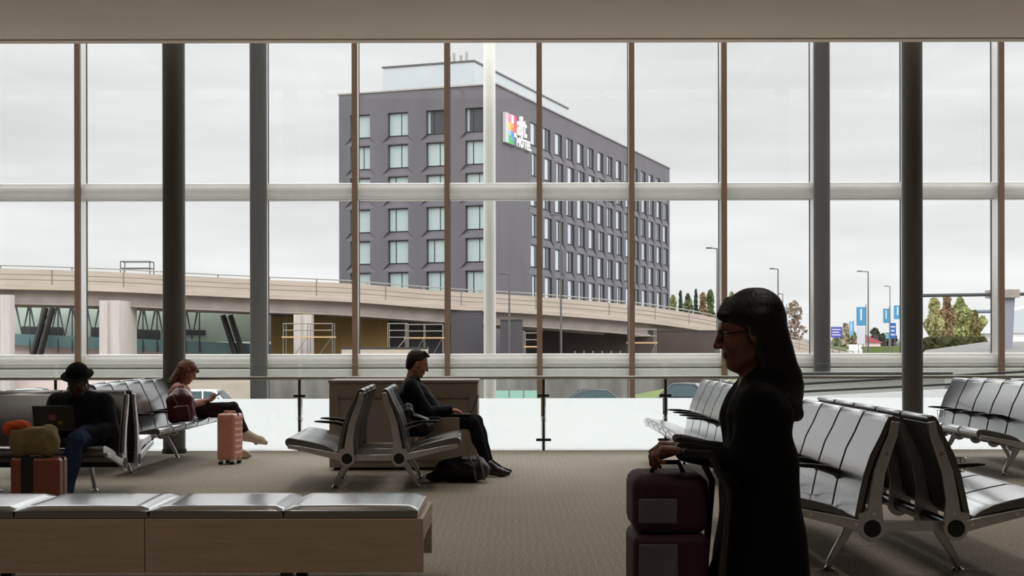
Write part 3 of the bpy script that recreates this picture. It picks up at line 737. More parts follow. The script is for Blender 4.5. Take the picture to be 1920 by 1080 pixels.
# ------------------------------------------------------------------ belongings
silver = mat('silver_laptop', (150, 150, 152), .35, metal=.6)
darklap = mat('black_laptop', (22, 22, 26), .35)
screen_m = mat('laptop_screen', (40, 46, 56), .15)
def laptop(label, loc, rz, m, wdt=.31, dep=.20, open_=110):
    t = thing('laptop', label, 'laptop', loc, rz)       # hinge at +x, user at -x
    MB().box((-dep, -wdt / 2, 0), (0, wdt / 2, .014)).build('base', m, t, bevel=.004)
    kb = MB()
    for r_ in range(5):
        for c_ in range(13): kb.box((-.045 - .021 * r_ - .017, -wdt / 2 + .02 + c_ * .021, .014), (-.045 - .021 * r_, -wdt / 2 + .037 + c_ * .021, .016))
    kb.build('keyboard', darklap, t, smooth=0)
    l = MB().box((-.004, -wdt / 2, 0), (.004, wdt / 2, dep)).build('lid', m, t, (.002, 0, .016), (0, R(open_ - 90), 0), .003)
    MB().box((-.0055, -wdt / 2 + .01, .012), (-.004, wdt / 2 - .01, dep - .01)).build('screen', screen_m, l)
    return t
laptop('thin laptop open on the knees of the man in the navy jacket', (-.405, 14.04, .603), R(1), darklap, dep=.20, open_=112)
lp3 = laptop('black laptop with pink and yellow stickers on the lap of the man in the hat', (-3.70, 11.50, .600), R(-90), darklap, .33, .20, 105)
lid = [c for c in lp3.children if c.name.startswith('lid')][0]
MB().box((.0042, -.035, .08), (.0052, .02, .125)).build('sticker', mat('pink_sticker', (150, 70, 90), .5), lid); MB().box((.0042, .035, .045), (.0052, .07, .075)).build('sticker', mat('yellow_sticker', (120, 110, 40), .5), lid)
# tablet / book in the woman's hands
tb = thing('tablet', 'dark tablet held up by the seated woman in the pink top', 'tablet', (-3.38, 16.11, .70))
MB().box((-.10, -.075, -.006), (.10, .075, .006)).build('body', darklap, tb, rot=(0, R(-32), 0), bevel=.004)
MB().box((-.09, -.068, .006), (.09, .068, .0075)).build('screen', screen_m, tb, rot=(0, R(-32), 0))

def soft(name, label, cat, loc, rz, parts, group=None):
    t = thing(name, label, cat, loc, rz, group)
    for nm, pr, h, m, nz in parts: put(nm, field_mesh(nm, pr, h, m, nz), t)
    return t
maroon = mat('maroon_leather', (78, 24, 34), .32, coat=.3, var=.12, vscale=14, bump=.2, bscale=60)
khaki = mat('khaki_canvas', (128, 112, 74), .75, var=.2, vscale=10, bump=.3, bscale=90)
orange_c = mat('orange_cloth', (196, 84, 44), .85, var=.1)
blackn = mat('black_nylon', (14, 14, 16), .5, var=.2, vscale=12, bump=.4, bscale=50)
greyn = mat('grey_strap', (96, 92, 88), .6)
# backpack on the seat beside the woman
t = soft('backpack', 'maroon leather backpack standing on the seat beside the woman in the pink top', 'backpack', (-3.62, 15.55, .435), 0, [
    ('bag_body', [rbx((0, 0, .17), (.145, .11, .16), .07, rot=(0, R(-8), 0), k=.02), ell((.0, 0, .27), (.12, .10, .12), k=.05)], .006, maroon, (.004, 24)),
    ('front_pocket', [rbx((.03, -.10, .12), (.09, .04, .09), .03, rot=(0, R(-8), 0), k=.02)], .006, maroon, (.003, 30)),
    ('strap', [cap((-.06 + .02 * i, -.105 - .012 * math.sin(i * .6), .30 - .035 * i), (-.04 + .02 * i, -.105 - .012 * math.sin((i + 1) * .6), .265 - .035 * i), .010, k=.004) for i in range(5)], .005, greyn, None)])
MB().tube([(-.03, 0, .375), (-.02, 0, .41), (.02, 0, .41), (.03, 0, .375)], .008, 8).build('carry_handle', maroon, t)
# dark items on the seat next to the laptop man
soft('shoulder_bag', 'crumpled black bag on the seat next to the laptop man', 'bag', (-.90, 13.52, .415), R(5), [
    ('bag_body', [ell((0, 0, .10), (.15, .14, .10), k=.04), ell((-.09, 0, .20), (.06, .12, .13), k=.05)], .006, blackn, (.008, 30)),
    ('flap', [ell((.02, -.03, .19), (.10, .12, .025), rot=(0, R(18), 0), k=.02)], .006, blackn, (.006, 34))])
# duffel on the floor by the man's feet
t = soft('duffel_bag', 'black bag with grey straps slumped on the carpet at the man\'s feet', 'bag', (-.47, 13.42, 0), R(-4), [
    ('bag_body', [ell((-.02, 0, .115), (.25, .15, .115), k=.05), ell((.10, 0, .12), (.16, .13, .12), k=.05), ell((-.22, -.02, .05), (.12, .08, .05), k=.04), rbx((0, 0, -.1), (.6, .5, .103), .005, k=.01, op='-')], .006, blackn, (.008, 26)),
    ('top_pocket', [ell((.05, -.02, .20), (.12, .09, .045), k=.03)], .006, blackn, (.008, 40))])
for q, (x0, y0) in enumerate(((.10, -.14), (.18, -.13))):
    MB().tube([(x0 - .03, -.06, .245), (x0, -.11, .20), (x0 + .03, y0 - .01, .10), (x0 + .04, y0, .03)], .011, 8).build('strap', greyn, t)
MB().box((.20, -.17, .008), (.25, -.14, .035)).build('buckle', M['chrome'], t, bevel=.004)
# --- hard suitcases
def suitcase(label, loc, rz, w_, d_, h_, m, ribs=0, strap=None, dimple=False, handle=True, wheels=.05, hand_h=.02, kind='suitcase'):
    t = thing(kind, label, 'suitcase', loc, rz)
    b = MB(); nx, nz = (10, 16) if dimple else (1, 1)
    sh = MB().box((-w_ / 2, -d_ / 2, wheels), (w_ / 2, d_ / 2, h_)).build('shell', m, t, bevel=.028)
    if dimple:      # faceted diamond relief standing out of both broad faces and the ends
        f = MB()
        def face(cx, cy, ux, uy, wid):
            n_x = max(2, int(wid / .052)); n_z = int((h_ - wheels - .06) / .058)
            for i in range(n_x):
                for j in range(n_z):
                    a = -wid / 2 + .03 + (wid - .06) * i / n_x; a1 = -wid / 2 + .03 + (wid - .06) * (i + 1) / n_x; z0 = wheels + .03 + (h_ - wheels - .06) * j / n_z; z1 = wheels + .03 + (h_ - wheels - .06) * (j + 1) / n_z
                    am = (a + a1) / 2; zm = (z0 + z1) / 2; nx_, ny_ = -uy, ux; e = .008
                    pts = [(cx + ux * q_, cy + uy * q_, z) for q_, z in ((a, z0), (a1, z0), (a1, z1), (a, z1))] + [(cx + ux * am + nx_ * e, cy + uy * am + ny_ * e, zm)]
                    f.add(pts, [(0, 1, 4), (1, 2, 4), (2, 3, 4), (3, 0, 4)])
        face(0, -d_ / 2 - .001, -1, 0, w_); face(w_ / 2 + .001, 0, 0, -1, d_)
        face(0, d_ / 2 + .001, 1, 0, w_); face(-w_ / 2 - .001, 0, 0, 1, d_)
        f.v = [tuple(p) for p in f.v]; f.build('relief', m, t, smooth=0)
    MB().box((-w_ / 2 - .002, -.006, wheels + .01), (w_ / 2 + .002, .006, h_ + .002)).build('zip', M['rubber'], t)
    if strap: MB().box((strap[0], -d_ / 2 - .004, wheels - .002), (strap[1], d_ / 2 + .004, h_ + .004)).build('luggage_strap', M['rubber'], t, bevel=.002)
    if handle: MB().tube([(-.07, 0, h_ - .005), (-.06, 0, h_ + hand_h), (.06, 0, h_ + hand_h), (.07, 0, h_ - .005)], .010, 8).build('handle', M['rubber'] if not dimple else m, t)
    for sx in (-1, 1):
        for sy in (-1, 1):
            wx, wy = sx * (w_ / 2 - .035), sy * (d_ / 2 - .035)
            wl = MB().box((wx - .012, wy - .02, wheels - .02), (wx + .012, wy + .02, wheels + .01)).build('wheel_bracket', M['chrome'], t)
            MB().cyl((wx - .02, wy, .0205), (wx + .02, wy, .0205), .0205, 16).build('wheel', M['rubber'], wl)
    return t
rose = mat('rose_gold_shell', (222, 150, 128), .35, coat=.4, var=.04)
copper = mat('copper_brown_shell', (132, 66, 50), .4, coat=.3, var=.08, vscale=6)
suitcase('rose gold hard suitcase with diamond relief by the crossed legs of the seated woman', (-3.075, 15.50, 0), R(-12), .20, .26, .55, rose, dimple=True)
suitcase('copper brown suitcase with a black strap on the floor beside the man in the hat', (-3.565, 10.72, 0), 0, .37, .22, .455, copper, strap=(-.10, -.01), handle=False)
soft('canvas_bag', 'khaki canvas bag lying on top of the copper brown suitcase', 'bag', (-3.60, 10.72, .458), 0, [
    ('bag_body', [rbx((0, 0, .11), (.165, .09, .105), .05, rot=(0, R(-4), 0), k=.02), ell((.10, 0, .12), (.07, .10, .12), k=.03)], .006, khaki, (.010, 26)),
    ('flap', [rbx((-.02, -.07, .15), (.13, .03, .07), .02, rot=(0, R(-4), 0), k=.02)], .006, khaki, (.006, 30))])
soft('folded_scarf', 'orange cloth draped over the khaki canvas bag', 'cloth', (-3.71, 10.71, .655), 0, [
    ('cloth', [ell((0, 0, .04), (.085, .08, .038), k=.03), ell((-.07, -.02, .01), (.05, .07, .05), k=.03), ell((.05, 0, .02), (.06, .07, .03), rot=(0, R(20), 0), k=.03)], .005, orange_c, (.006, 40))])

# luggage trolley pushed by the walking woman
tr_ = thing('luggage_trolley', 'black luggage trolley pushed by the walking woman in the right foreground', 'trolley', (.57, 5.0, 0))
for sy in (-1, 1):
    MB().tube([(-.15, .2 * sy, .10), (.10, .2 * sy, .10), (.16, .2 * sy, .80), (.10, .2 * sy, .925)], .014, 10).build('side_frame', M['dsteel'], tr_)
    for x in (-.12, .10): MB().cyl((x, .2 * sy - .015, .05), (x, .2 * sy + .015, .05), .05, 24).build('wheel', M['rubber'], tr_)
MB().tube([(.10, -.2, .925), (.02, -.2, .93), (.02, .2, .93), (.10, .2, .925)], .015, 10).build('push_bar', M['rubber'], tr_)
MB().box((-.17, -.2, .10), (.12, .2, .125)).build('deck', M['dsteel'], tr_)
gpk = mat('grey_fabric', (112, 104, 112), .8, var=.08, vscale=20)
wine = mat('dark_wine_fabric', (58, 18, 40), .7, var=.1, vscale=20)
c1 = thing('soft_suitcase', 'dark wine soft suitcase with a grey pocket at the bottom of the trolley', 'suitcase', (.54, 4.99, .126))
MB().box((-.13, -.17, 0), (.13, .17, .525)).build('shell', wine, c1, bevel=.03); MB().box((-.112, -.178, .32), (.02, -.168, .495)).build('pocket', gpk, c1, bevel=.008); MB().box((-.13, -.174, .285), (.13, -.168, .293)).build('zip', M['rubber'], c1)
c2 = thing('travel_bag', 'dark wine travel bag with a grey pocket lying on the trolley suitcase', 'bag', (.54, 4.99, .652))
MB().box((-.13, -.16, 0), (.13, .16, .20)).build('bag_body', wine, c2, bevel=.04); MB().box((-.112, -.170, .038), (.02, -.158, .122)).build('pocket', gpk, c2, bevel=.008)
MB().tube([(-.06, -.03, .19), (-.04, -.03, .235), (.04, -.03, .235), (.06, -.03, .19)], .009, 8).build('handle', M['rubber'], c2)
# ================================================================== outside
GZ = -3.1
asphalt = mat('asphalt', (128, 126, 124), .9, var=.1, vscale=2)
concrete = mat('pale_concrete', (184, 171, 158), .85, var=.10, vscale=1.2, stretch=(.3, .3, 4), bump=.05)
concrete2 = mat('grey_concrete', (158, 148, 140), .85, var=.12, vscale=.8)
white_pier = mat('white_concrete', (196, 188, 182), .8, var=.08, vscale=1.5, stretch=(3, 3, .3))
grass = mat('grass', (112, 124, 78), .95, var=.2, vscale=3)
struct(MB().box((-400, 24.6, GZ - .5), (600, 900, GZ)).build('ground', asphalt))
struct(MB().prism([(-24, GZ - .5), (24, GZ - .5), (24, -.02), (-24, -.02)], 24.25, 24.6).build('trim_2', concrete2))

# white exterior pole
pz = thing('white_pole', 'tall white round pole outside the window in front of the hotel corner', 'pole', (-.41, 26.3, GZ))
MB().lathe([(.112, 0), (.112, 12.5)], seg=32).build('shaft', M['white_metal'], pz)
MB().lathe([(.2, 0), (.2, .04)], seg=32).build('base_plate', M['steel'], pz)

# ---- hotel
cladding = mat('charcoal_cladding', (98, 95, 101), .7, var=.10, vscale=.35, stretch=(1, 1, .5))
pent = mat('pale_grey_panel', (198, 203, 206), .6, var=.02, vscale=.5)
frame_m = mat('dark_window_frame', (34, 34, 38), .5)
pane_m = mat('dark_window_glass', (62, 66, 72), .12, ior=1.5, var=.2, vscale=.4)
def curtain_mat(name, c):
    m = mat(name, c, .6); t = m.node_tree; b = t.nodes['Principled BSDF']
    tcn = t.nodes.new('ShaderNodeTexCoord'); wv = t.nodes.new('ShaderNodeTexWave'); wv.bands_direction = 'X'; wv.inputs['Scale'].default_value = 2.2; wv.inputs['Distortion'].default_value = .6
    t.links.new(tcn.outputs['Object'], wv.inputs['Vector']); r = t.nodes.new('ShaderNodeMapRange'); r.inputs['To Min'].default_value = .80; r.inputs['To Max'].default_value = 1.05
    t.links.new(wv.outputs['Fac'], r.inputs['Value']); x = t.nodes.new('ShaderNodeMix'); x.data_type = 'RGBA'; x.blend_type = 'MULTIPLY'; x.inputs[0].default_value = 1
    x.inputs[6].default_value = lin(c); t.links.new(r.outputs[0], x.inputs[7]); t.links.new(x.outputs[2], b.inputs['Base Color']); return m
curt = curtain_mat('pale_curtain', (176, 192, 192)); curt2 = curtain_mat('white_blind', (205, 211, 220))
ht = thing('hotel_building', 'charcoal clad hotel block with grid of square windows and a colourful corner sign', 'building', (-1.47, 131.0, 0), math.atan2(.94, .342))
RZ = 25.2; ROWS = 7; FH = 3.02; ZT = 23.2; WH = 2.2
def facade(name, a_start, cell, n, length, ww, axis):
    """axis 'x': plane y=0 facing -y, running along x; axis 'y': plane x=0 facing -x, running along y"""
    vs = []; fs = []
    def q(*pts):
        b = len(vs)
        for a, d, z in pts: vs.append((a, d, z) if axis == 'x' else (d, a, z))
        fs.append(tuple(range(b, b + len(pts))))
    zb_all = ZT + .1 - ROWS * FH
    q((0, 0, ZT + .1), (length, 0, ZT + .1), (length, 0, RZ), (0, 0, RZ))
    q((0, 0, GZ), (length, 0, GZ), (length, 0, zb_all), (0, 0, zb_all))
    if a_start > 0: q((0, 0, zb_all), (a_start, 0, zb_all), (a_start, 0, ZT + .1), (0, 0, ZT + .1))
    ae = a_start + n * cell
    if ae < length: q((ae, 0, zb_all), (length, 0, zb_all), (length, 0, ZT + .1), (ae, 0, ZT + .1))
    D = .42 if axis == 'y' else .16
    for i in range(n):
        for r in range(ROWS):
            c0 = a_start + i * cell; c1 = c0 + cell; z1 = ZT + .1 - r * FH; z0 = z1 - FH
            sh = (.22 if (r % 2) else -.22) if axis == 'x' else 0
            m = (c0 + c1) / 2 + sh; wl, wr = m - ww / 2, m + ww / 2; zt = z1 - .1; zb = zt - WH; sl, sr, sz = wl - .62, wr + .62, z0 + .04
            q((c0, 0, z1), (wl, 0, zt), (wr, 0, zt), (c1, 0, z1))            # head
            q((c0, 0, z0), (sl, 0, sz), (wl, 0, zb), (wl, 0, zt), (c0, 0, z1))
            q((c1, 0, z1), (wr, 0, zt), (wr, 0, zb), (sr, 0, sz), (c1, 0, z0))
            q((c0, 0, z0), (c1, 0, z0), (sr, 0, sz), (sl, 0, sz))
            q((wl, 0, zt), (wr, 0, zt), (wr, D, zt), (wl, D, zt))            # soffit
            q((wl, 0, zt), (wl, 0, zb), (wl, D, zb), (wl, D, zt)); q((wr, 0, zt), (wr, 0, zb), (wr, D, zb), (wr, D, zt))
            q((sl, 0, sz), (sr, 0, sz), (wr, D, zb), (wl, D, zb))            # splayed sill
            q((sl, 0, sz), (wl, D, zb), (wl, 0, zb)); q((sr, 0, sz), (wr, D, zb), (wr, 0, zb))
    me = bpy.data.meshes.new(name); me.from_pydata(vs, [], fs); me.update(); me.materials.append(cladding)
    return put(name, me, ht)
LW, RW = 2.1, 2.35
facade('facade_wall', 0, 3.95, 4, 16.07, LW, 'y'); facade('facade_wall', 9.23, 3.85, 15, 67.4, RW, 'x')
MB().box((.5, .5, GZ), (67.4, 16.07, RZ - .3)).build('building_core', cladding, ht)
b = MB(); b.box((-.12, -.12, RZ), (67.5, .25, RZ + .14)); b.box((-.12, .25, RZ), (.25, 16.2, RZ + .14)); b.build('roof_edge', M['steel'], ht)
MB().box((3.0, 3.3, RZ - .3), (32.2, 12.8, 28.1)).build('penthouse', pent, ht)
MB().box((2.9, 3.2, 28.1), (32.3, 12.9, 28.25)).build('penthouse_edge', M['column'], ht)
for i, yy in enumerate((4.3, 4.9, 5.6, 6.1)):
    MB().tube([(3.6, yy, 28.2), (3.6, yy, 29.2 - .3 * (i % 2))], .14, 10).build('vent_pipe', M['steel'], ht)
win_cache = {}
def win_meshes(kind):
    if kind in win_cache: return win_cache[kind]
    side, var = kind; ww = LW if side == 'L' else RW; h = ww / 2; f = MB()
    split = (-.35 if var % 2 else .25) if side == 'L' else (-.2 if var % 2 else .3)
    f.box((-h, -.04, -WH), (-h + .07, .05, 0)); f.box((h - .07, -.04, -WH), (h, .05, 0)); f.box((-h, -.04, -.07), (h, .05, 0)); f.box((-h, -.04, -WH), (h, .05, -WH + .07)); f.box((split - .04, -.04, -WH), (split + .04, .05, 0))
    p = MB().box((-h + .07, .0, -WH + .07), (h - .07, .04, -.07))
    c = MB()
    if side == 'L': 
        if var != 3: c.box((-h + .07, -.012, -WH + .07), (h - .07, 0, -.55 if var != 2 else -.07)); c.box((-h + .07, -.016, -.55), (h - .07, 0, -.07))
        else: c.box((-h + .07, -.012, -WH + .07), (-h + .3, 0, -.07))
    else: c.box((-h + .07, -.012, -WH + .07), (-h + (1.35 if var % 2 == 0 else .80), 0, -.07))
    r = (f.mesh('window', frame_m, 0), p.mesh('pane', pane_m, 0), c.mesh('curtain', curt if side == 'L' else curt2, 0))
    win_cache[kind] = r; return r
random.seed(4); cnt = 0; fmb = MB(); pmb = MB(); cmb = MB()
for axis, n, st, cell in (('y', 4, 0, 3.95), ('x', 15, 9.23, 3.85)):
    for i in range(n):
        for r in range(ROWS):
            z = ZT - r * FH; side = 'L' if axis == 'y' else 'R'; var = random.choice([0, 1, 1, 2, 0]) if side == 'L' else (i + r) % 2
            if side == 'L' and (i, r) in ((0, 0), (1, 0), (2, 6)): var = 3
            me = win_meshes((side, var)); sh = (.22 if (r % 2) else -.22) if axis == 'x' else 0; a = st + (i + .5) * cell + sh; cnt += 1
            if cnt <= 99:
                f = put('window', me[0], ht, (a, .13, z) if axis == 'x' else (.38, a, z), None if axis == 'x' else (0, 0, -PI / 2))
                put('pane', me[1], f); put('curtain', me[2], f)
            else:
                for mb, src in ((fmb, me[0]), (pmb, me[1]), (cmb, me[2])):
                    mb.add([tuple(Vector(v.co) + Vector((a, .13, z))) for v in src.vertices], [tuple(p.vertices) for p in src.polygons])
f = fmb.build('window', frame_m, ht, smooth=0); f['kind'] = 'stuff'; pmb.build('pane', pane_m, f, smooth=0); cmb.build('curtain', curt2, f, smooth=0)
# sign
cols = [[(225, 190, 205), (235, 140, 175), (240, 215, 226), (215, 52, 105)], [(220, 200, 215), (238, 120, 140), (245, 235, 235), (200, 62, 115)], [(225, 205, 215), (246, 196, 60), (250, 160, 80), (228, 70, 80)],
        [(220, 210, 220), (250, 190, 90), (240, 120, 84), (232, 90, 90)], [(205, 205, 225), (150, 200, 238), (60, 130, 200), (228, 232, 240)], [(200, 210, 215), (70, 190, 120), (80, 155, 200), (116, 96, 160)], [(190, 212, 210), (44, 200, 84), (50, 178, 100), (100, 88, 158)]]
sx0, sx1, sz1, sz0 = 1.85, 4.9, 22.95, 20.15
pan = MB().box((sx0, -.30, sz0), (sx1, -.02, sz1)).build('sign_panel', M['white_metal'], ht)
me = bpy.data.meshes.new('colour_squares'); vs = []; fs = []; mi = []
for r in range(7):
    for c_ in range(4):
        a0 = sx0 + (sx1 - sx0) * c_ / 4; a1 = sx0 + (sx1 - sx0) * (c_ + 1) / 4; z1 = sz1 - (sz1 - sz0) * r / 7; z0 = sz1 - (sz1 - sz0) * (r + 1) / 7; b0 = len(vs)
        vs += [(a0, -.305, z0), (a1, -.305, z0), (a1, -.305, z1), (a0, -.305, z1)]; fs.append((b0, b0 + 1, b0 + 2, b0 + 3)); mi.append(r * 4 + c_)
        me.materials.append(mat('sign_colour', cols[r][c_], .35))
me.from_pydata(vs, [], fs); me.update()
me.polygons.foreach_set('material_index', mi); put('colour_squares', me, pan)
letter_m = mat('white_letters', (250, 250, 250), .4)
def text_obj(txt, size, m, parent, loc, rot, ext=.08, name='lettering', sx=1., bold=0.):
    cu = bpy.data.curves.new('t', 'FONT'); cu.body = txt; cu.size = size; cu.extrude = ext; cu.offset = bold; cu.resolution_u = 4
    tmp = bpy.data.objects.new('t', cu); col.objects.link(tmp); bpy.context.view_layer.update()
    me = bpy.data.meshes.new_from_object(tmp.evaluated_get(bpy.context.evaluated_depsgraph_get())); me.name = name
    bpy.data.objects.remove(tmp); bpy.data.curves.remove(cu); me.materials.clear(); me.materials.append(m)
    o = put(name, me, parent, loc, rot); o.scale = (sx, 1, 1); return o
text_obj('alt', 2.65, letter_m, ht, (5.0, -.14, 21.35), (PI / 2, 0, 0), .14, sx=1.12, bold=.05)
text_obj('HÔTEL', 1.22, letter_m, ht, (4.98, -.14, 20.22), (PI / 2, 0, 0), .12, sx=1.12, bold=.035)

# ---- overpass
ov = thing('overpass_road', 'long pale concrete overpass descending from the left in front of the hotel', 'overpass', (0, 0, 0))
tab = [(-420, 492, 96, 1.46), (0, 501.5, 100, 1.46), (200, 508, 104, 1.46), (345, 516, 107, 1.46), (505, 524, 109, 1.46), (655, 531, 111, 1.46), (830, 545, 113.5, 1.43), (1005, 556, 116, 1.43), (1170, 570.5, 121, 1.5), (1260, 582, 127, 1.5), (1340, 596.5, 134, 1.4), (1430, 622, 143, 1.4), (1515, 643.5, 152, 1.3), (1600, 664, 160, 1.2)]
pts = [(at(px, py, Y), h) for px, py, Y, h in tab]
def cr_pts(pts, sub=5):
    o = []
    for i in range(len(pts) - 1):
        p0, p1, p2, p3_ = pts[max(i - 1, 0)][0], pts[i][0], pts[i + 1][0], pts[min(i + 2, len(pts) - 1)][0]
        for k in range(sub):
            t = k / sub; o.append((.5 * ((2 * p1) + (p2 - p0) * t + (2 * p0 - 5 * p1 + 4 * p2 - p3_) * t * t + (3 * p1 - p0 - 3 * p2 + p3_) * t ** 3), pts[i][1] * (1 - t) + pts[i + 1][1] * t))
    o.append(pts[-1]); return o
path = cr_pts(pts)
def sweep(prof, name, m, rng=None, sc_h=True):
    vs = []; fs = []; n = len(prof); pp = path if rng is None else path[rng[0]:rng[1]]
    for i, (p, h) in enumerate(pp):
        a = pp[max(i - 1, 0)][0]; b_ = pp[min(i + 1, len(pp) - 1)][0]; d = (b_ - a); d.z = 0; d.normalize(); bk = Vector((-d.y, d.x, 0))
        for o_, z in prof:
            v = p + bk * o_ + Vector((0, 0, z)); vs.append((v.x, v.y, max(v.z, GZ - .2)))
    for i in range(len(pp) - 1):
        for k in range(n): fs.append((i * n + k, i * n + (k + 1) % n, (i + 1) * n + (k + 1) % n, (i + 1) * n + k))
    fs.append(tuple(range(n))); fs.append(tuple(range((len(pp) - 1) * n, len(pp) * n)))
    me = bpy.data.meshes.new(name); me.from_pydata(vs, [], fs); me.update(); me.materials.append(m); return put(name, me, ov)
sweep([(0, 0), (.25, 0), (.35, -1.0), (8.6, -1.0), (8.7, 0), (9.0, 0), (9.0, -1.08), (8.9, -1.45), (.35, -1.45), (-.05, -1.45), (-.05, -1.10), (0, -1.08)], 'parapet_deck', concrete)
sweep([(.75, -1.45), (.75, -2.30), (.55, -2.36), (.55, -2.50), (1.5, -2.50), (1.5, -1.45)], 'edge_girder', concrete2)
sweep([(7.3, -1.45), (7.3, -2.50), (8.2, -2.50), (8.2, -1.45)], 'edge_girder', concrete2)
sweep([(3.8, -1.45), (3.8, -2.50), (4.8, -2.50), (4.8, -1.45)], 'edge_girder', concrete2)
hr = MB(); hr.tube([p + Vector((0, .12, .22)) for p, h in path], .045, 6); hrl = hr.build('hand_rail', M['steel'], ov)
for i in range(2, len(path), 3):
    p = path[i][0]; MB().box((p.x - .05, p.y + .08, p.z - .02), (p.x + .05, p.y + .18, p.z + .22)).build('rail_post', M['steel'], hrl)
def pier(px, Y, w_, zt, dp=4.8):
    x = (px - 960) * Y / F; t = MB()
    t.box((x - w_ / 2, Y, GZ), (x - .12, Y + dp, zt)); t.box((x + .12, Y, GZ), (x + w_ / 2, Y + dp, zt)); t.box((x - .12, Y + .12, GZ), (x + .12, Y + dp, zt))
    return t.build('pier', white_pier, ov)
pier(205, 102.6, 1.45, 4.5); pier(-2, 99, 1.5, 4.8, 1.0); pier(567, 109.2, 1.35, 3.6, 1.5)
groove = mat('concrete_joint', (128, 118, 108), .9)
for gz in (-.36, -.72): sweep([(-.012, gz), (.1, gz), (.1, gz - .035), (-.012, gz - .035)], 'joint_line', groove)
for i in range(3, len(path) - 2, 4):
    p = path[i][0]; MB().box((p.x - .03, p.y - .03, p.z - 1.08), (p.x + .03, p.y + .1, p.z)).build('expansion_joint', groove, ov)
# scaffold frame on the overpass
def scaffold(label, c, w_, d_, levels, lv, zfoot, m=None, deck=True, braces=True, top_rail=True, dz=.0):
    """light tube scaffold: levels = number of lifts of height lv from zfoot"""
    t = thing('scaffold', label, 'scaffold', (c[0], c[1], zfoot)); m = m or M['steel']; nb = max(1, round(w_ / 1.8))
    H = levels * lv + (1.0 if top_rail else 0)
    for i in range(nb + 1):
        for yy in (0, d_): MB().tube([(-w_ / 2 + w_ * i / nb, yy, 0), (-w_ / 2 + w_ * i / nb, yy, H)], .035, 6).build('upright', m, t)
    for l in range(levels):
        z = (l + 1) * lv; b = MB()
        for zz in (z, z + .5, z + 1.0) if (l == levels - 1 and top_rail) else (z, z - lv / 2):
            for yy in (0, d_): b.tube([(-w_ / 2, yy, zz), (w_ / 2, yy, zz)], .03, 6)
            for xx in (-w_ / 2, w_ / 2): b.tube([(xx, 0, zz), (xx, d_, zz)], .03, 6)
        b.build('ledger', m, t)
        if braces:
            b = MB()
            for i in range(nb): b.tube([(-w_ / 2 + w_ * i / nb, 0, z - lv), (-w_ / 2 + w_ * (i + 1) / nb, 0, z)], .025, 6)
            b.build('brace', m, t)
    if deck: MB().box((-w_ / 2 - .1, -.1, levels * lv - .06), (w_ / 2 + .1, d_ + .1, levels * lv + .04)).build('deck', mat('timber_deck', (206, 170, 130), .8, var=.1), t)
    return t
def scaf(label, px, Y, wpx, ydeck, **k):
    s = Y / F; z = CH - (ydeck - HY) * s; lv = (z - GZ) / k.pop('n', 2); 
    return scaffold(label, ((px - 960) * s, Y), wpx * s, 1.4, max(1, round((z - GZ) / lv)), lv, GZ, **k)
t = scaffold('small dark scaffold frame standing on top of the overpass at the left', (at(247, 508, 105.5).x, 106.5), 2.2, 1.2, 1, .8, at(247, 508, 104).z - .9, m=M['dsteel'], deck=False, braces=False)
scaf('scaffold with timber deck round the overpass pier left of the hotel', 577, 106, 92, 631, n=2)
scaf('scaffold tower under the overpass behind the head of the laptop man', 745, 103, 36, 632, n=3, deck=False)
scaf('low wide scaffold under the overpass left of the dark hoarding', 795, 106, 70, 633, n=2)
scaf('scaffold right of the dark hoarding below the hotel corner', 998, 104, 26, 650, n=1)
scaf('scaffold with platform under the right end of the hotel', 1205, 106, 50, 643, n=1)
# terminal wing at far left: green glass band with V trusses
wg = thing('terminal_wing', 'glazed terminal wing with V trusses seen under the overpass at the left', 'building', (0, 0, 0))
YW = 118.; s = YW / F; teal = mat('teal_glass_band', (104, 134, 134), .25, var=.12, vscale=.3); mint = mat('pale_green_glass', (186, 200, 186), .3, var=.12, vscale=.15); truss_m = mat('truss_steel', (66, 66, 68), .6); blush = mat('blush_panel', (226, 206, 200), .8, var=.03)
def prq(n, m, x0, x1, ya, yb, Y, d=1., yl=None, yr=None, parent=None):
    """box with slanted top and bottom given by pixel rows at both ends"""
    X0, X1 = (x0 - 960) * Y / F, (x1 - 960) * Y / F; z = lambda y: CH - (y - HY) * Y / F
    t0, t1 = ya; b0, b1 = yb; vs = []
    for yy in (Y, Y + d): vs += [(X0, yy, z(b0)), (X1, yy, z(b1)), (X1, yy, z(t1)), (X0, yy, z(t0))]
    return MB().add(vs, [(0, 1, 2, 3), (7, 6, 5, 4), (0, 4, 5, 1), (3, 2, 6, 7), (1, 5, 6, 2), (0, 3, 7, 4)]).build(n, m, parent, smooth=0)
prq('upper_glazing', mint, -40, 560, (560, 578), (640, 640), YW + 1.0, 4, parent=wg)
prq('glass_band', teal, -40, 510, (621, 645), (642, 668), YW - .5, .6, parent=wg)
prq('lower_wall', blush, -40, 640, (640, 662), (705, 705), YW + .2, .6, parent=wg)
prq('dark_room', truss_m, 40, 118, (610, 612), (627, 629), YW + .8, .1, parent=wg); prq('dark_room', truss_m, 170, 300, (612, 618), (632, 637), YW + .8, .1, parent=wg); prq('dark_room', truss_m, 340, 385, (617, 618), (627, 628), YW + .8, .1, parent=wg)
for k in range(13):
    px = 30 + k * 26.5
    if px > 480: break
    MB().tube([at(px, 572, YW - .2), at(px + 12, 628 + k * .6, YW - .2), at(px + 24, 572, YW - .2)], .10, 6).build('truss', truss_m, wg)
    MB().tube([at(px + 26, 570, YW - .1), at(px + 26, 660, YW - .6)], .06, 6).build('mullion', truss_m, wg)
